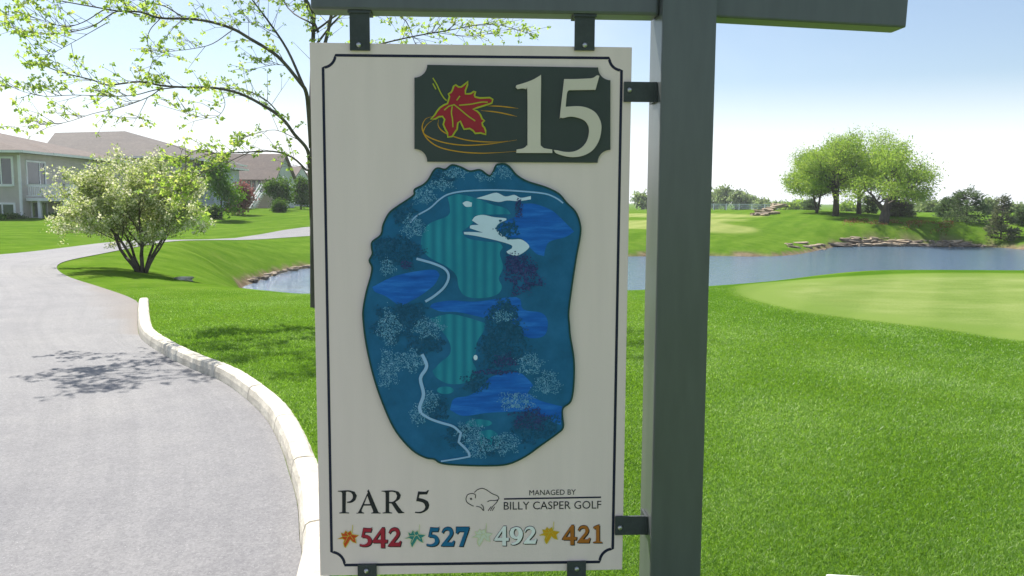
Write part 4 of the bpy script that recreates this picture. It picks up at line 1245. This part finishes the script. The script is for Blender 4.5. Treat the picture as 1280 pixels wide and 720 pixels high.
def broadleaf(name, label, loc, height, width, seed, P, leafmat, n_per, lsize, spread, r0, bark='bark', group=None, lean=(0, 0), trunk_frac=0.25, cat='tree', stems=1, zflat=0.7, extra=None):
    """tapered trunk, limbs and twigs, leaves gathered about the twig ends"""
    rng = random.Random(seed); nr = np.random.RandomState(seed)
    mb = MB(); tips = []
    for s_ in range(stems):
        d = Vector((lean[0]+(rng.uniform(-.5, .5) if stems > 1 else 0), lean[1]+(rng.uniform(-.5, .5) if stems > 1 else 0), 1)).normalized()
        grow(rng, mb, tips, Vector((rng.uniform(-.1, .1)*(stems > 1), rng.uniform(-.1, .1)*(stems > 1), -0.1)), d, height*trunk_frac*1.7, r0*(1 if stems == 1 else 0.7), 0, P)
    T = np.array([t[0] for t in tips])
    w = np.percentile(np.abs(T[:, :2]).max(1), 97); hh = np.percentile(T[:, 2], 99)
    sx = (width/2-spread*0.6)/w; sz = (height-spread*0.5)/hh
    tips = fit(mb, tips, sx, sx, sz)
    e = empty(name, loc, label, cat, group, rz=0)
    mb.build('trunk', M[bark], e, True)
    T = np.array([t[0] for t in tips])
    T = T[T[:, 2] > height*(0.3 if leafmat == 'oak_leaf' else 0.12)]
    C = np.repeat(T, n_per, 0)
    C = C + nr.normal(size=C.shape)*np.array([spread, spread, spread*zflat])*0.55
    cl = np.repeat(nr.normal(0.5, 0.16, len(T)), n_per)
    t = np.clip(cl + nr.normal(0, 0.14, len(C)), 0, 1)
    V = leaf_quads(nr, C, lsize)
    link('crown', np_mesh('crown', V, 4, t, M[leafmat]), e)
    return e

OAK = dict(lev=3, n=(9, 6, 5), wob0=0.04, t0=(0.34, 0.3, 0.25), ang=((30, 75), (30, 65), (25, 60)), q=(0.72, 0.62, 0.6), wob=0.14, up=(0.02, 0.05, 0.03, 0.0), seg=5, minz=-0.15)
BUSHT = dict(lev=2, n=(7, 6), t0=(0.15, 0.2), ang=((20, 60), (25, 60)), q=(0.65, 0.55), wob=0.12, up=(0.05, 0.06, 0.03), seg=4, minz=-0.1)
FAR = dict(lev=2, n=(6, 5), t0=(0.3, 0.2), ang=((30, 65), (30, 65)), q=(0.62, 0.6), wob=0.15, up=(0.02, 0.05, 0.0), seg=4, minz=-0.2)

def ground_at(px, D):
    p = at(px, 252, D); return Vector((p.x, D, tz(p.x, D)-0.02))
def top_h(px, D, py_top):
    """height above the ground of something whose top shows at row py_top"""
    p = at(px, py_top, D); return p.z - tz(p.x, D)
def wid(px_w, D): return px_w/F*D

# the maple behind the sign: limbs and main twigs follow the photograph, fine twigs and leaves grow from them
def maple():
    rng = random.Random(21); nr = np.random.RandomState(21)
    D0 = 12.3
    base = ground_at(390.5, D0)
    e = empty('maple_tree', base, 'young maple with opening yellow green leaves, arching over the path from behind the sign', 'tree')
    mb = MB(); twigs = []
    def path(px, D, r0, r1, n=4, tw=True, dens=1.0):
        Ds = np.linspace(D[0], D[1], len(px))
        P = [at(x, y, d) - base for (x, y), d in zip(px, Ds)]
        P = [Vector(q) for q in smooth([tuple(p) for p in P], False, 170, n)]
        N = len(P)
        rad = [(r0 + (r1-r0)*(i/(N-1))**0.8)*0.92 for i in range(N)]
        mb.tube(P, rad, 7 if r0 > 0.03 else 5, True)
        if tw: twigs.append((P, rad, dens))
        return P
    C = lambda pts: [(x/3.2, y/3.2) for x, y in pts]
    # trunk
    b0 = at(389.5, 410, D0) - base
    path([(393,415),(392.5,392),(392,300),(391.5,215),(391,150)], (D0, D0), 0.066, 0.05, tw=False)
    path([(389,160),(390,110),(391.5,50),(393,0),(393,-60),(391,-130),(394,-190)], (D0, D0+0.4), 0.05, 0.008)
    path([(390,140),(398,90),(411,35),(420,-10),(436,-70),(448,-120)], (D0, D0-0.9), 0.042, 0.008)
    # long left limbs
    path([(389,185)] + C([(1235,450),(1225,370),(1200,330),(1110,225),(1000,155),(930,115),(830,85),(740,75),(640,72),(560,48),(480,45),(400,32),(250,5),(120,-20)]), (D0, 9.8), 0.038, 0.005)
    path(C([(1215,345),(1150,200),(1070,80),(1010,0),(960,-80),(900,-180)]), (D0, 13.2), 0.026, 0.005)
    path(C([(740,75),(660,25),(580,8),(500,-20),(400,-40)]), (11.2, 10.6), 0.011, 0.003)
    path(C([(560,60),(470,45),(380,100),(300,125),(200,135),(110,130),(30,105)]), (10.7, 9.8), 0.010, 0.003)
    path(C([(430,90),(360,130),(290,170),(200,215),(130,215)]), (10.4, 10.0), 0.006, 0.002)
    path(C([(640,75),(600,120),(590,170),(610,230),(595,290),(585,330)]), (10.9, 11.0), 0.007, 0.003)
    path(C([(930,120),(850,175),(770,195),(690,205),(630,215)]), (11.6, 10.9), 0.008, 0.003)
    path(C([(420,35),(330,90),(250,105),(130,70),(20,60)]), (10.3, 9.4), 0.008, 0.002)
    path([(389,250)] + C([(1238,680),(1230,600),(1180,540),(1130,475),(1050,420),(960,375),(860,352),(760,350),(650,343),(560,327),(430,340),(370,320),(250,290),(170,262),(100,255)]), (D0, 10.0), 0.034, 0.004)
    path(C([(1130,475),(1070,405),(980,360),(880,350)]), (12.0, 12.2), 0.013, 0.006)
    path(C([(700,350),(620,360),(540,380),(450,385),(300,380),(180,385),(90,365),(20,335)]), (10.8, 9.6), 0.009, 0.002)
    path(C([(650,350),(590,390),(480,430),(370,455),(260,490),(150,500),(60,510)]), (10.8, 10.3), 0.008, 0.002)
    path(C([(590,390),(560,450),(530,500)]), (10.6, 10.5), 0.005, 0.002)
    path(C([(880,355),(900,420),(860,470),(760,460),(690,420)]), (11.3, 11.0), 0.006, 0.002)
    path([(389,275)] + C([(1236,690),(1225,680),(1170,630),(1090,605),(960,610),(860,612),(790,600),(730,640)]), (D0, 11.0), 0.024, 0.004)
    path(C([(1000,608),(930,640),(860,680),(760,690),(690,640)]), (11.5, 11.0), 0.007, 0.002, dens=1.3)
    path(C([(900,625),(830,700),(770,770),(720,830)]), (11.4, 11.0), 0.006, 0.002, dens=1.3)
    path(C([(860,650),(760,730),(690,800)]), (11.4, 10.8), 0.005, 0.002, dens=1.3)
    path(C([(860,612),(760,650),(700,720),(660,760)]), (11.2, 10.8), 0.005, 0.002, dens=1.3)
    path(C([(1195,560),(1100,520),(1010,540),(960,560)]), (12.1, 11.7), 0.007, 0.002)
    path(C([(1180,300),(1130,260),(1040,270),(960,300)]), (12.2, 11.8), 0.007, 0.002)
    path(C([(1100,130),(1000,90),(920,100)]), (12.6, 12.2), 0.006, 0.002)
    # limbs to the other side, partly behind the sign and its beam
    path([(391,120),(420,85),(455,62),(505,48),(560,38),(615,30),(668,44)], (D0, 12.9), 0.024, 0.003)
    path([(392,40),(440,10),(500,20),(518,52),(530,80)], (D0, 13.2), 0.018, 0.003)
    path([(392,60),(425,20),(470,-10),(540,-30),(610,-20)], (D0, 12.6), 0.02, 0.003)
    path([(540,40),(590,45),(640,36)], (12.8, 13.2), 0.006, 0.002)
    path([(391,200),(430,150),(490,110),(560,95)], (D0, 13.5), 0.022, 0.003)
    # upper crown, out of the picture, that throws the shade on the lawn
    for px, D, r in (([(393,-40),(330,-120),(240,-180),(160,-200)], (D0, 11.5), 0.022), ([(392,-80),(420,-170),(470,-230)], (D0, 13), 0.018), ([(393,-100),(350,-200),(300,-260)], (D0, 13.4), 0.018),
                     ([(398,40),(360,-40),(300,-110),(220,-140)], (D0, 13.6), 0.022), ([(393,20),(350,-60),(290,-90),(230,-100)], (D0, 11.5), 0.022), ([(430,-50),(500,-120),(560,-150)], (D0, 14), 0.016),
                     ([(393,-20),(350,-70),(280,-150),(200,-220)], (D0, 15), 0.018), ([(391,30),(360,10),(330,-40),(290,-60)], (D0, 15.5), 0.016)):
        path(px, D, r, 0.004, dens=1.5)
    # twigs
    ends = []
    for P, rad, dens in twigs:
        Ln = sum((b-a).length for a, b in zip(P, P[1:]))
        n = int(Ln*14*dens)
        for _ in range(n):
            t = 0.22 + 0.78*rng.random()**0.8
            i = min(len(P)-2, int(t*(len(P)-1)))
            d = (P[i+1]-P[i]).normalized()
            q = P[i].lerp(P[i+1], rng.random())
            c = rdir(rng, d, R(rng.uniform(25, 70))); c.z = c.z*0.6 + rng.uniform(-0.05, 0.3); c.normalize()
            L = rng.uniform(0.16, 0.52)*(1.15-0.45*t)
            m = q + c*L*0.5 + Vector((0, 0, 0.03)); f = q + c*L + Vector((0, 0, rng.uniform(-.03, .08)))
            mb.tube([q, m, f], [0.0042, 0.0032, 0.0018], 3, False)
            ends.append(f)
            if rng.random() < 0.55: ends.append(m)
            if rng.random() < 0.5:
                c2 = rdir(rng, c, R(45)); g = m + c2*L*0.45
                mb.tube([m, g], [0.003, 0.0018], 3, False); ends.append(g)
        ends.append(P[-1])
    mb.build('trunk', M['bark_grey'], e, True)
    # tufts of small drooping five-pointed leaves
    lobes = np.array([(0.0, 0.06), (0.32, -0.12), (0.52, 0.26), (0.30, 0.40), (0.22, 0.62), (0.0, 1.0), (-0.22, 0.62), (-0.30, 0.40), (-0.52, 0.26), (-0.32, -0.12)])
    Vs = []; ts = []
    for q in ends:
        cl = rng.gauss(0.5, 0.18); big = rng.uniform(0.75, 1.35)
        for _ in range(rng.choice((4, 5, 6, 7, 8))):
            a = Vector((rng.gauss(0, 1), rng.gauss(0, 1), rng.gauss(-0.45, 0.6))).normalized()
            b = a.orthogonal().normalized(); b.rotate(Quaternion(a, rng.uniform(0, 6.28)))
            L = rng.uniform(0.022, 0.05)*big
            o = q + a*rng.uniform(0.005, 0.035)
            nn = a.cross(b)
            Vs.append([tuple(o + a*(y*L) + b*(x*L*0.95) + nn*(-abs(x)*L*0.35)) for x, y in lobes])
            ts.append(min(1, max(0, cl+rng.gauss(0, 0.15))))
    link('crown', np_mesh('crown', np.array(Vs), 10, ts, M['maple_leaf']), e)
maple()

# flowering crab apple on the inside of the bend
def crab():
    rng = random.Random(8); nr = np.random.RandomState(8)
    D = 20.2
    base = ground_at(175, D)
    e = empty('crab_apple_tree', base, 'spreading many stemmed tree in cream blossom, on the grass inside the path bend', 'tree')
    mb = MB(); tips = []
    P = dict(lev=3, n=(5, 4, 4), t0=(0.15, 0.2, 0.2), ang=((20, 55), (25, 60), (25, 65)), q=(0.58, 0.62, 0.55), wob=0.10, up=(0.03, 0.02, 0.0, -0.03), seg=5, minz=-0.3)
    for i, (x, y, z, L, r) in enumerate(((-0.95, 0.1, 0.95, 1.5, .05), (-0.5, -0.5, 1.2, 1.45, .045), (-0.2, 0.35, 1.4, 1.5, .05), (0.12, -0.3, 1.4, 1.4, .05), (0.42, 0.3, 1.25, 1.4, .045), (0.75, -0.2, 1.0, 1.3, .045), (-0.7, 0.6, 1.0, 1.4, .04), (0.5, 0.7, 1.0, 1.3, .04))):
        d = Vector((x*0.45, y*0.45, z)).normalized()
        # stems rise together, then spread
        p0 = Vector((x*0.06, y*0.06, -0.05)); p1 = p0 + d*0.45 + Vector((x*0.05, y*0.05, 0))
        r *= 0.72; mb.tube([p0, p0.lerp(p1, .5)+Vector((0, 0, .03)), p1], [r*1.15, r*1.0, r*0.95], 6)
        grow(rng, mb, tips, p1, Vector((x*0.8, y*0.8, z)).normalized(), L*0.8, r*0.9, 0, P)
    T = np.array([t[0] for t in tips])
    # envelope measured in the photograph: 200 px wide, 138 px tall
    x0, x1 = np.percentile(T[:, 0], 1), np.percentile(T[:, 0], 99)
    wl, wr = wid(104, D), wid(70, D)
    def mapx(x): return x*np.where(x < 0, wl/-x0, wr/x1)*0.97
    hh = np.percentile(T[:, 2], 99); hz_ = top_h(185, D, 212)
    mb.v = [(float(mapx(np.array(v[0]))), v[1]*1.25, v[2]*(hz_/hh)) for v in mb.v]
    T[:, 0] = mapx(T[:, 0]); T[:, 1] *= 1.25; T[:, 2] *= hz_/hh
    mb.build('trunk', M['bark'], e, True)
    T = T[T[:, 2] > 0.5]
    gap = np.sin(T[:, 0]*5.3+T[:, 2]*2)*np.sin(T[:, 2]*6.1+T[:, 1]*3)*np.sin(T[:, 1]*4.7+1)
    T = T[(gap < 0.04) | (nr.rand(len(T)) < 0.12)]
    # loose sprays that stand out of the crown
    O = T[np.hypot(T[:, 0], T[:, 1])/1.9 + T[:, 2]/2.6 > 0.95]
    O = O[nr.rand(len(O)) < 0.3]
    dr = O - np.array([0, 0, 1.0]); dr /= np.linalg.norm(dr, axis=1)[:, None]; dr[:, 2] += 0.25
    T = np.vstack([T] + [O + dr*q for q in (0.08, 0.16, 0.24)])
    k = 6
    C = np.repeat(T, k, 0) + nr.normal(size=(len(T)*k, 3))*np.array([0.065, 0.065, 0.05])
    cl = np.repeat(nr.normal(0.5, 0.2, len(T)), k)
    V = leaf_quads(nr, C, 0.07, 0.1, 0.45)
    link('crown', np_mesh('crown', V, 4, np.clip(cl+nr.normal(0, 0.15, len(C)), 0, 1), M['crab_leaf']), e)
    T2 = T[nr.rand(len(T)) < 0.5]; k = 8
    C = np.repeat(T2, k, 0) + nr.normal(size=(len(T2)*k, 3))*np.array([0.05, 0.05, 0.04])
    V = leaf_quads(nr, C, 0.052, 0.0, 0.9)
    link('blossom', np_mesh('blossom', V, 4, np.clip(nr.normal(0.5, 0.25, len(C)), 0, 1), M['blossom']), e)
crab()

# garden trees in front of the houses
def bl(name, label, px, D, py_top, wpx, seed, P, leaf, n_per, ls, sp, r0, **kw):
    g = ground_at(px, D)
    return broadleaf(name, label, g, top_h(px, D, py_top), wid(wpx, D), seed, P, leaf, n_per, ls, sp, r0, **kw)
bl('young_tree', 'young bright green tree with slim trunk, before the blue grey house', 277, 66, 197, 54, 31, BUSHT, 'bright_leaf', 26, 0.24, 0.62, 0.12, trunk_frac=0.45)
bl('plum_tree', 'small red purple leaved tree, before the beige house', 303, 72, 229, 36, 32, BUSHT, 'red_leaf', 20, 0.24, 0.5, 0.12, trunk_frac=0.4)
bl('garden_tree', 'round mid green garden tree, before the grey gable end', 352, 84, 222, 40, 33, BUSHT, 'bush_leaf', 22, 0.28, 0.6, 0.12, trunk_frac=0.35)
bl('garden_tree', 'dark green garden tree half hidden by the maple trunk', 376, 90, 221, 32, 34, BUSHT, 'bush_leaf', 22, 0.3, 0.6, 0.12, trunk_frac=0.35)
bl('garden_shrub', 'low clipped round green shrub, at the foot of the garden tree', 348, 78, 250, 26, 35, BUSHT, 'bush_leaf', 22, 0.2, 0.4, 0.06, trunk_frac=0.3, cat='shrub')
bl('garden_shrub', 'small dark shrub under the young bright green tree', 268, 67, 256, 18, 36, BUSHT, 'bush_leaf', 20, 0.18, 0.35, 0.05, trunk_frac=0.3, cat='shrub')
bl('garden_shrub', 'small bright shrub at the left picture edge, in front of the taupe house', -2, 55, 271, 14, 37, BUSHT, 'bright_leaf', 20, 0.16, 0.25, 0.05, trunk_frac=0.3, cat='shrub')
for i, (px, w, lab) in enumerate(((12, 34, 'dark low foundation shrub under the far left window of the taupe house'), (66, 26, 'dark low foundation shrub beneath the white deck'), (104, 34, 'dark low foundation shrub right of the white deck'))):
    bl('foundation_shrub', lab, px, 56.8 if i == 0 else 57.6, 267, w, 40+i, BUSHT, 'bush_leaf', 16, 0.14, 0.25, 0.04, trunk_frac=0.3, cat='shrub')

# oaks on the far bank
for (px, D, top, w, seed, lab, r0, kw) in (
    (1105, 66.5, 176, 150, 51, 'broad old oak with the thickest trunk, closest to the rocky shore', 0.37, dict(lean=(0.06, 0))),
    (1045, 74, 167, 130, 52, 'tall oak in the middle of the group, on its bank above the rocks', 0.34, dict(lean=(0.0, 0))),
    (1022, 78, 184, 105, 53, 'oak with twin leaning trunks, on the side nearest the golf green', 0.26, dict(lean=(-0.25, 0), stems=2)),
    (1074, 77, 168, 130, 54, 'slim oak between the thick trunked oak and the tall oak', 0.28, dict(lean=(0.02, 0)))):
    bl('oak_tree', lab, px, D, top, w, seed, OAK, 'oak_leaf', 12, 0.165, 0.56, r0, trunk_frac=0.36, group='oaks on the far bank', zflat=0.75, **kw)

# conifers
def conifer(px, D, py_top, wpx, seed, label, mat='needle', group=None, open_=0.35, base=0.06, name='pine_tree', n=26):
    rng = random.Random(seed); nr = np.random.RandomState(seed)
    g = ground_at(px, D); H = top_h(px, D, py_top); Rw = wid(wpx, D)/2
    e = empty(name, g, label, 'tree', group)
    mb = MB(); C = []; Dr = []
    mb.tube([(0, 0, -0.1), (0.02*H*rng.uniform(-1, 1), 0, H*0.5), (0, 0, H*0.97)], [0.035*H*0.6, 0.02*H*0.6, 0.01], 7)
    for i in range(n*3):
        t = base + (1-base)*rng.random()**1.15
        L = Rw*(1-t)**(0.62 if wpx > 45 else 0.85)*rng.uniform(0.62, 1.08) + 0.12
        a = rng.uniform(0, 2*math.pi)
        z = H*t
        lift = rng.uniform(0.0, 0.35) if t > 0.3 else rng.uniform(-0.15, 0.15)
        p0 = Vector((0, 0, z)); p1 = Vector((math.cos(a)*L*0.55, math.sin(a)*L*0.55, z+L*lift*0.35)); p2 = Vector((math.cos(a)*L, math.sin(a)*L, z+L*lift))
        mb.tube([p0, p1, p2], [0.035, 0.022, 0.008], 4, False)
        m = int(14+26*L)
        for _ in range(m):
            u = 0.25+0.78*rng.random()**0.7
            q = p0.lerp(p1, u*2) if u < .5 else p1.lerp(p2, u*2-1)
            C.append(q + Vector((rng.gauss(0, .13), rng.gauss(0, .13), rng.gauss(0, .10)))*(0.5+Rw*0.35))
            dd = (p2-p0).normalized() + Vector((0, 0, 0.3)); Dr.append(tuple(dd))
    mb.build('trunk', M['bark'], e, True)
    V = leaf_quads(nr, np.array(C), 0.27, 0.0, 0.28, np.array(Dr), 0.8)
    link('crown', np_mesh('crown', V, 4, np.clip(nr.normal(0.45, 0.22, len(C)), 0, 1), M[mat]), e)
    return e
conifer(1098+27, 74, 252, 40, 61, 'small dark round pine just right of the thick oak trunk', 'needle_brown', base=0.1)
conifer(1086, 80, 246, 20, 62, 'slim dark pine seen between the oak trunks', 'needle')
conifer(1209, 68, 237, 58, 63, 'bushy dark pine, the widest of the three at the far right shore', 'needle', base=0.04)
conifer(1188, 76, 248, 38, 64, 'lighter green rounded pine pressed against the widest dark pine', 'needle')
conifer(1254, 63, 246, 40, 65, 'dark upright pine closest to the water at the far right', 'needle_brown', base=0.03)
conifer(1279, 66, 262, 22, 66, 'small dark pine cut off by the right picture edge', 'needle')
conifer(1013, 95, 250, 24, 67, 'dark rounded evergreen behind the left end of the oak group', 'needle')

# far trees and bushes along the horizon
far = [(803, 190, 241, 26, 'round yellow green tree seen in the gap between sign and post', 71, 'far_leaf'),
       (893, 210, 238, 24, 'pale far tree half hidden by the right edge of the post', 72, 'far_leaf'),
       (907, 205, 233, 24, 'tall pale far tree, the tallest beyond the distant green', 73, 'far_leaf'),
       (920, 200, 238, 24, 'bushy far tree on the right flank of the tallest pale one', 74, 'far_leaf'),
       (928, 200, 243, 14, 'narrow pale far tree at the end of the tall clump', 75, 'far_leaf'),
       (938.5, 220, 246, 6, 'thin spire shaped far tree left of the low bushes', 76, 'far_leaf'),
       (951, 190, 249, 26, 'low rounded far bush with an upright tip behind it', 77, 'far_leaf'),
       (968, 185, 254, 26, 'low olive far bush behind the upper rocks', 78, 'far_leaf'),
       (986, 150, 253, 32, 'wide low yellow green bush left of the dark evergreen', 79, 'oak_leaf'),
       (1001, 160, 251, 16, 'small green bush touching the dark evergreen', 80, 'oak_leaf'),
       (1062, 140, 254, 30, 'pale green bush glimpsed between the oak trunks', 81, 'oak_leaf'),
       (1138, 130, 252, 26, 'light green tree beyond the small round pine', 82, 'far_leaf'),
       (1152, 125, 250, 24, 'second light green tree beyond the small round pine', 83, 'far_leaf'),
       (1166, 120, 251, 26, 'light green tree at the foot of the lighter pine', 84, 'far_leaf'),
       (1236, 110, 247, 26, 'pale tree behind the gap between the two right hand pines', 85, 'far_leaf'),
       (1268, 130, 255, 22, 'far green bush beside the distant roof at the right', 86, 'far_leaf')]
for px, D, top, w, lab, sd_, mt in far:
    bl('far_tree', lab, px, D, top, w, sd_, FAR, mt, 10, 0.0042*D, 0.006*D, 0.0018*D, group='trees along the horizon', trunk_frac=0.32)
# more of the same row, behind the sign and outside the picture
for i in range(14):
    px = [-380, -250, -120, 420, 470, 520, 580, 640, 700, 750, 1330, 1400, 1500, 1620][i]
    bl('far_tree', 'green tree of the row along the horizon, hidden behind the sign or out of view', px, 190+12*(i % 4), 240+2*(i % 5), 30+4*(i % 3), 100+i, FAR, 'far_leaf', 8, 0.9, 1.2, 0.3, group='hidden trees along the horizon', trunk_frac=0.32)

# ---------------------------------------------------------------- rocks
M['rock'] = simple('rock', (0.34, 0.27, 0.195), 0.9, 0.35, 2.2, 0.7, 14)
M['rock_dark'] = simple('rock_dark', (0.22, 0.18, 0.14), 0.9, 0.35, 2.2, 0.7, 14)
def rock_mesh(seed, mat):
    rng = random.Random(seed)
    bm = bmesh.new()
    bmesh.ops.create_cube(bm, size=1)
    bmesh.ops.bevel(bm, geom=bm.edges[:], offset=0.12, segments=1, affect='EDGES')
    bmesh.ops.subdivide_edges(bm, edges=bm.edges[:], cuts=2, use_grid_fill=True)
    ph = [rng.uniform(0, 6) for _ in range(6)]
    for v in bm.verts:
        c = v.co
        k = 1 + 0.16*math.sin(c.x*5+ph[0])*math.sin(c.y*6+ph[1]) + 0.12*math.sin(c.z*7+ph[2]+c.x*4)
        v.co = Vector((c.x*k*(1+0.15*math.sin(c.z*3+ph[3])), c.y*k, c.z*(1+0.1*math.sin(c.x*6+ph[4])))) + Vector((rng.gauss(0, .025), rng.gauss(0, .025), rng.gauss(0, .02)))
    me = bpy.data.meshes.new('rock'); bm.to_mesh(me); bm.free(); me.materials.append(M[mat]); return me
RM = [rock_mesh(i, 'rock' if i % 3 else 'rock_dark') for i in range(9)]
rr = random.Random(5)
def rock(x, y, z, sx, sy, sz, label, group, name='rock'):
    o = link(name, rr.choice(RM)); o.location = (x, y, z); o.scale = (sx, sy, sz); o.rotation_euler = (rr.gauss(0, .08), rr.gauss(0, .08), rr.uniform(-.5, .5) + (math.pi if rr.random() < .5 else 0))
    return tag(o, label, 'rock', group)
# ledge along the water: two to three courses of flat stones
shx = [(1040,310.5),(1056,308),(1100,308),(1150,308),(1200,308.5),(1240,309),(1262,310.5)]
for i in range(84):
    t = i/83*1.0
    px = 1050 + 195*t + rr.uniform(-3, 3)
    row = i % 3
    yy = np.interp(px, [p[0] for p in shx], [p[1] for p in shx])
    w = on_z(px, yy, WATER_Z)
    hgt = 0.64*(1-0.62*sst(0.72, 1.0, t))*(0.65+0.35*float(sst(0, 0.1, t)))
    z = WATER_Z + 0.02 + hgt*(row+0.45)/3 + rr.uniform(-.06, .06)
    rock(w.x, w.y + 0.25 + row*0.55 + rr.uniform(-.15, .15), z, rr.uniform(0.45, 1.5), rr.uniform(0.6, 1.1), hgt/3*rr.uniform(0.7, 1.5), 'flat tan stone of the rock ledge along the far shore', 'stones of the shore ledge')
for px, py, D, sx in ((988, 290.5, 57, .9), (1003, 287.5, 59, 1.5), (1020, 288.5, 58.5, 1.3), (1030, 290, 58, .8), (1011, 291.5, 57, .9), (994, 293.5, 55.5, 1.6), (1028, 287, 60, 0.9)):
    g = ground_at(px, D); rock(g.x, g.y, g.z+0.03, sx*.65, 0.5, 0.18, 'flat tan stone lying in the grass of the bank below the oaks', 'stones in the bank')
for px, D, sx, dz in ((944, 77, .9, 0), (952, 77, 1.5, 0), (961, 77.5, 1.5, 0), (969, 78, 1.0, 0), (951, 79, 1.3, .22), (959, 79, 1.2, .34), (964, 82, 1.2, .3), (973, 86, 1.8, .42), (979, 87, 1.0, .5), (970, 88, 1.2, .55), (957, 76, .8, -.05), (948, 76.5, .7, 0)):
    g = ground_at(px, D); rock(g.x, g.y, g.z+0.08+dz*.7, sx*.75, 0.7, 0.34, 'tan boulder heaped on the bank beside the distant green', 'boulder heap by the distant green')
# stones and mulch along the near inlet
for i in range(22):
    t = i/21
    px = np.interp(t, [0, .3, .6, 1], [302, 322, 345, 384]); py = np.interp(px, [302, 316, 340, 385], [355, 354, 345, 335])
    w = on_z(px, py, WATER_Z)
    rock(w.x+rr.uniform(-.15, .15), w.y+0.1+rr.uniform(0, .25), WATER_Z+0.06+rr.uniform(0, .05), rr.uniform(.15, .4), rr.uniform(.15, .25), rr.uniform(.08, .14), 'small brown stone on the muddy edge of the inlet', 'stones along the inlet')
g = ground_at(226, 19.3); rock(g.x, g.y, g.z+0.03, .42, .3, .13, 'pale flat stone lying on the grass right of the blossoming tree', None).data = (lambda m: (m.materials.clear(), m.materials.append(M['concrete']), m)[2])(rock_mesh(77, 'rock'))

# red flowers scattered under the oaks
def poppies():
    nr = np.random.RandomState(9); n = 2600
    px = nr.uniform(1052, 1190, n); D = 64.6 + nr.rand(n)*4.5 - (px-1120)/70*0.9
    x = (px-640)/F*D; z = terrain(np.stack([x, D], -1))[0]
    cl = np.sin(x*2.3+np.sin(D*1.7)*2) > -0.1
    C = np.stack([x, D, z+nr.uniform(0.02, .16, n)], -1)[cl]
    V = leaf_quads(nr, C, 0.10, 0, 0.8)
    struct(link('flowers', np_mesh('flowers', V, 4, nr.rand(len(C)), M['poppy'])), 'stuff')
poppies()

# ---------------------------------------------------------------- far buildings and fence
h = House('distant_building', 'distant low building with brown roof and white wall at the right picture edge', hx(1290, 150), 155, 0)
D7 = 150
h.wall(M['trim'], [(hx(1266, D7), hx(1330, D7), D7, D7+12, -0.8, hz(265.5, D7)+0.9)])
h.gable(M['roof_rose'], 'x', hx(1262, D7), hx(1334, D7), D7-0.6, D7+12.6, D7+6, hz(263.5, D7)+0.6, hz(257, D7+6)+0.6)
h.window('front', D7, hx(1272, D7), hx(1277, D7), hz(268, D7)+.5, hz(265.5, D7)+0.5, 0.12, ())
fe = empty('far_fence', (hx(930, 170), 170, tz(hx(930, 170), 170)), 'low pale fence line in front of the far trees', 'fence')
fb = MB()
zf = tz(hx(930, 170), 170); xx = hx(860, 170)
M['pale_blue_paint'] = simple('pale_blue_paint', (0.55, 0.6, 0.66), 0.6, 0.1, 1)
X0 = hx(930, 170); w_ = hx(1010, 170)
rail = MB()
for zz in (0.35, 0.75, 1.1): rail.box(xx-X0, w_-X0, -0.04, 0.04, zz, zz+0.13)
rail.build('fence_rails', M['pale_blue_paint'], fe)
x = xx
while x < w_:
    b = MB(); b.box(x-X0, x-X0+0.14, 0.05, 0.19, -0.1, 1.3); b.build('fence_post', M['pale_blue_paint'], fe); x += 2.6

# pale slab at the lower picture edge: a low tee bench seen from above
bp_ = on_z(1053, 714.5, 0.42); 
be = empty('tee_bench', (bp_.x, bp_.y-0.22, tz(bp_.x, bp_.y)), 'pale slab topped bench just showing at the bottom picture edge', 'bench', rz=R(-7))
m_b = simple('pale_slab', (0.66, 0.67, 0.66), 0.6, 0.08, 6, 0.2, 60); M['slab'] = m_b
hb = 0.42 - tz(bp_.x, bp_.y)
bw = 0.088
bevel_box('seat', (-bw, bw, -0.2, 0.2, hb-0.06, hb), m_b, be, 0.012)
for q in (-1, 1):
    bevel_box('leg', (q*bw*0.72-0.022, q*bw*0.72+0.022, -0.16, 0.16, -0.05, hb-0.061), m_b, be, 0.006)

# ---------------------------------------------------------------- air
def haze():
    b = MB(); b.box(-1300, 1300, -1300, 1300, -3.3, 14.0)
    m = bpy.data.materials.new('haze'); m.use_nodes = True
    n, l = m.node_tree.nodes, m.node_tree.links
    n.clear()
    out = n.new('ShaderNodeOutputMaterial'); v = n.new('ShaderNodeVolumePrincipled')
    v.inputs['Color'].default_value = (0.93, 0.96, 1.0, 1)
    v.inputs['Density'].default_value = 0.0004
    v.inputs['Anisotropy'].default_value = 0.3
    l.new(v.outputs[0], out.inputs['Volume'])
    struct(b.build('haze', m), 'stuff')
haze()
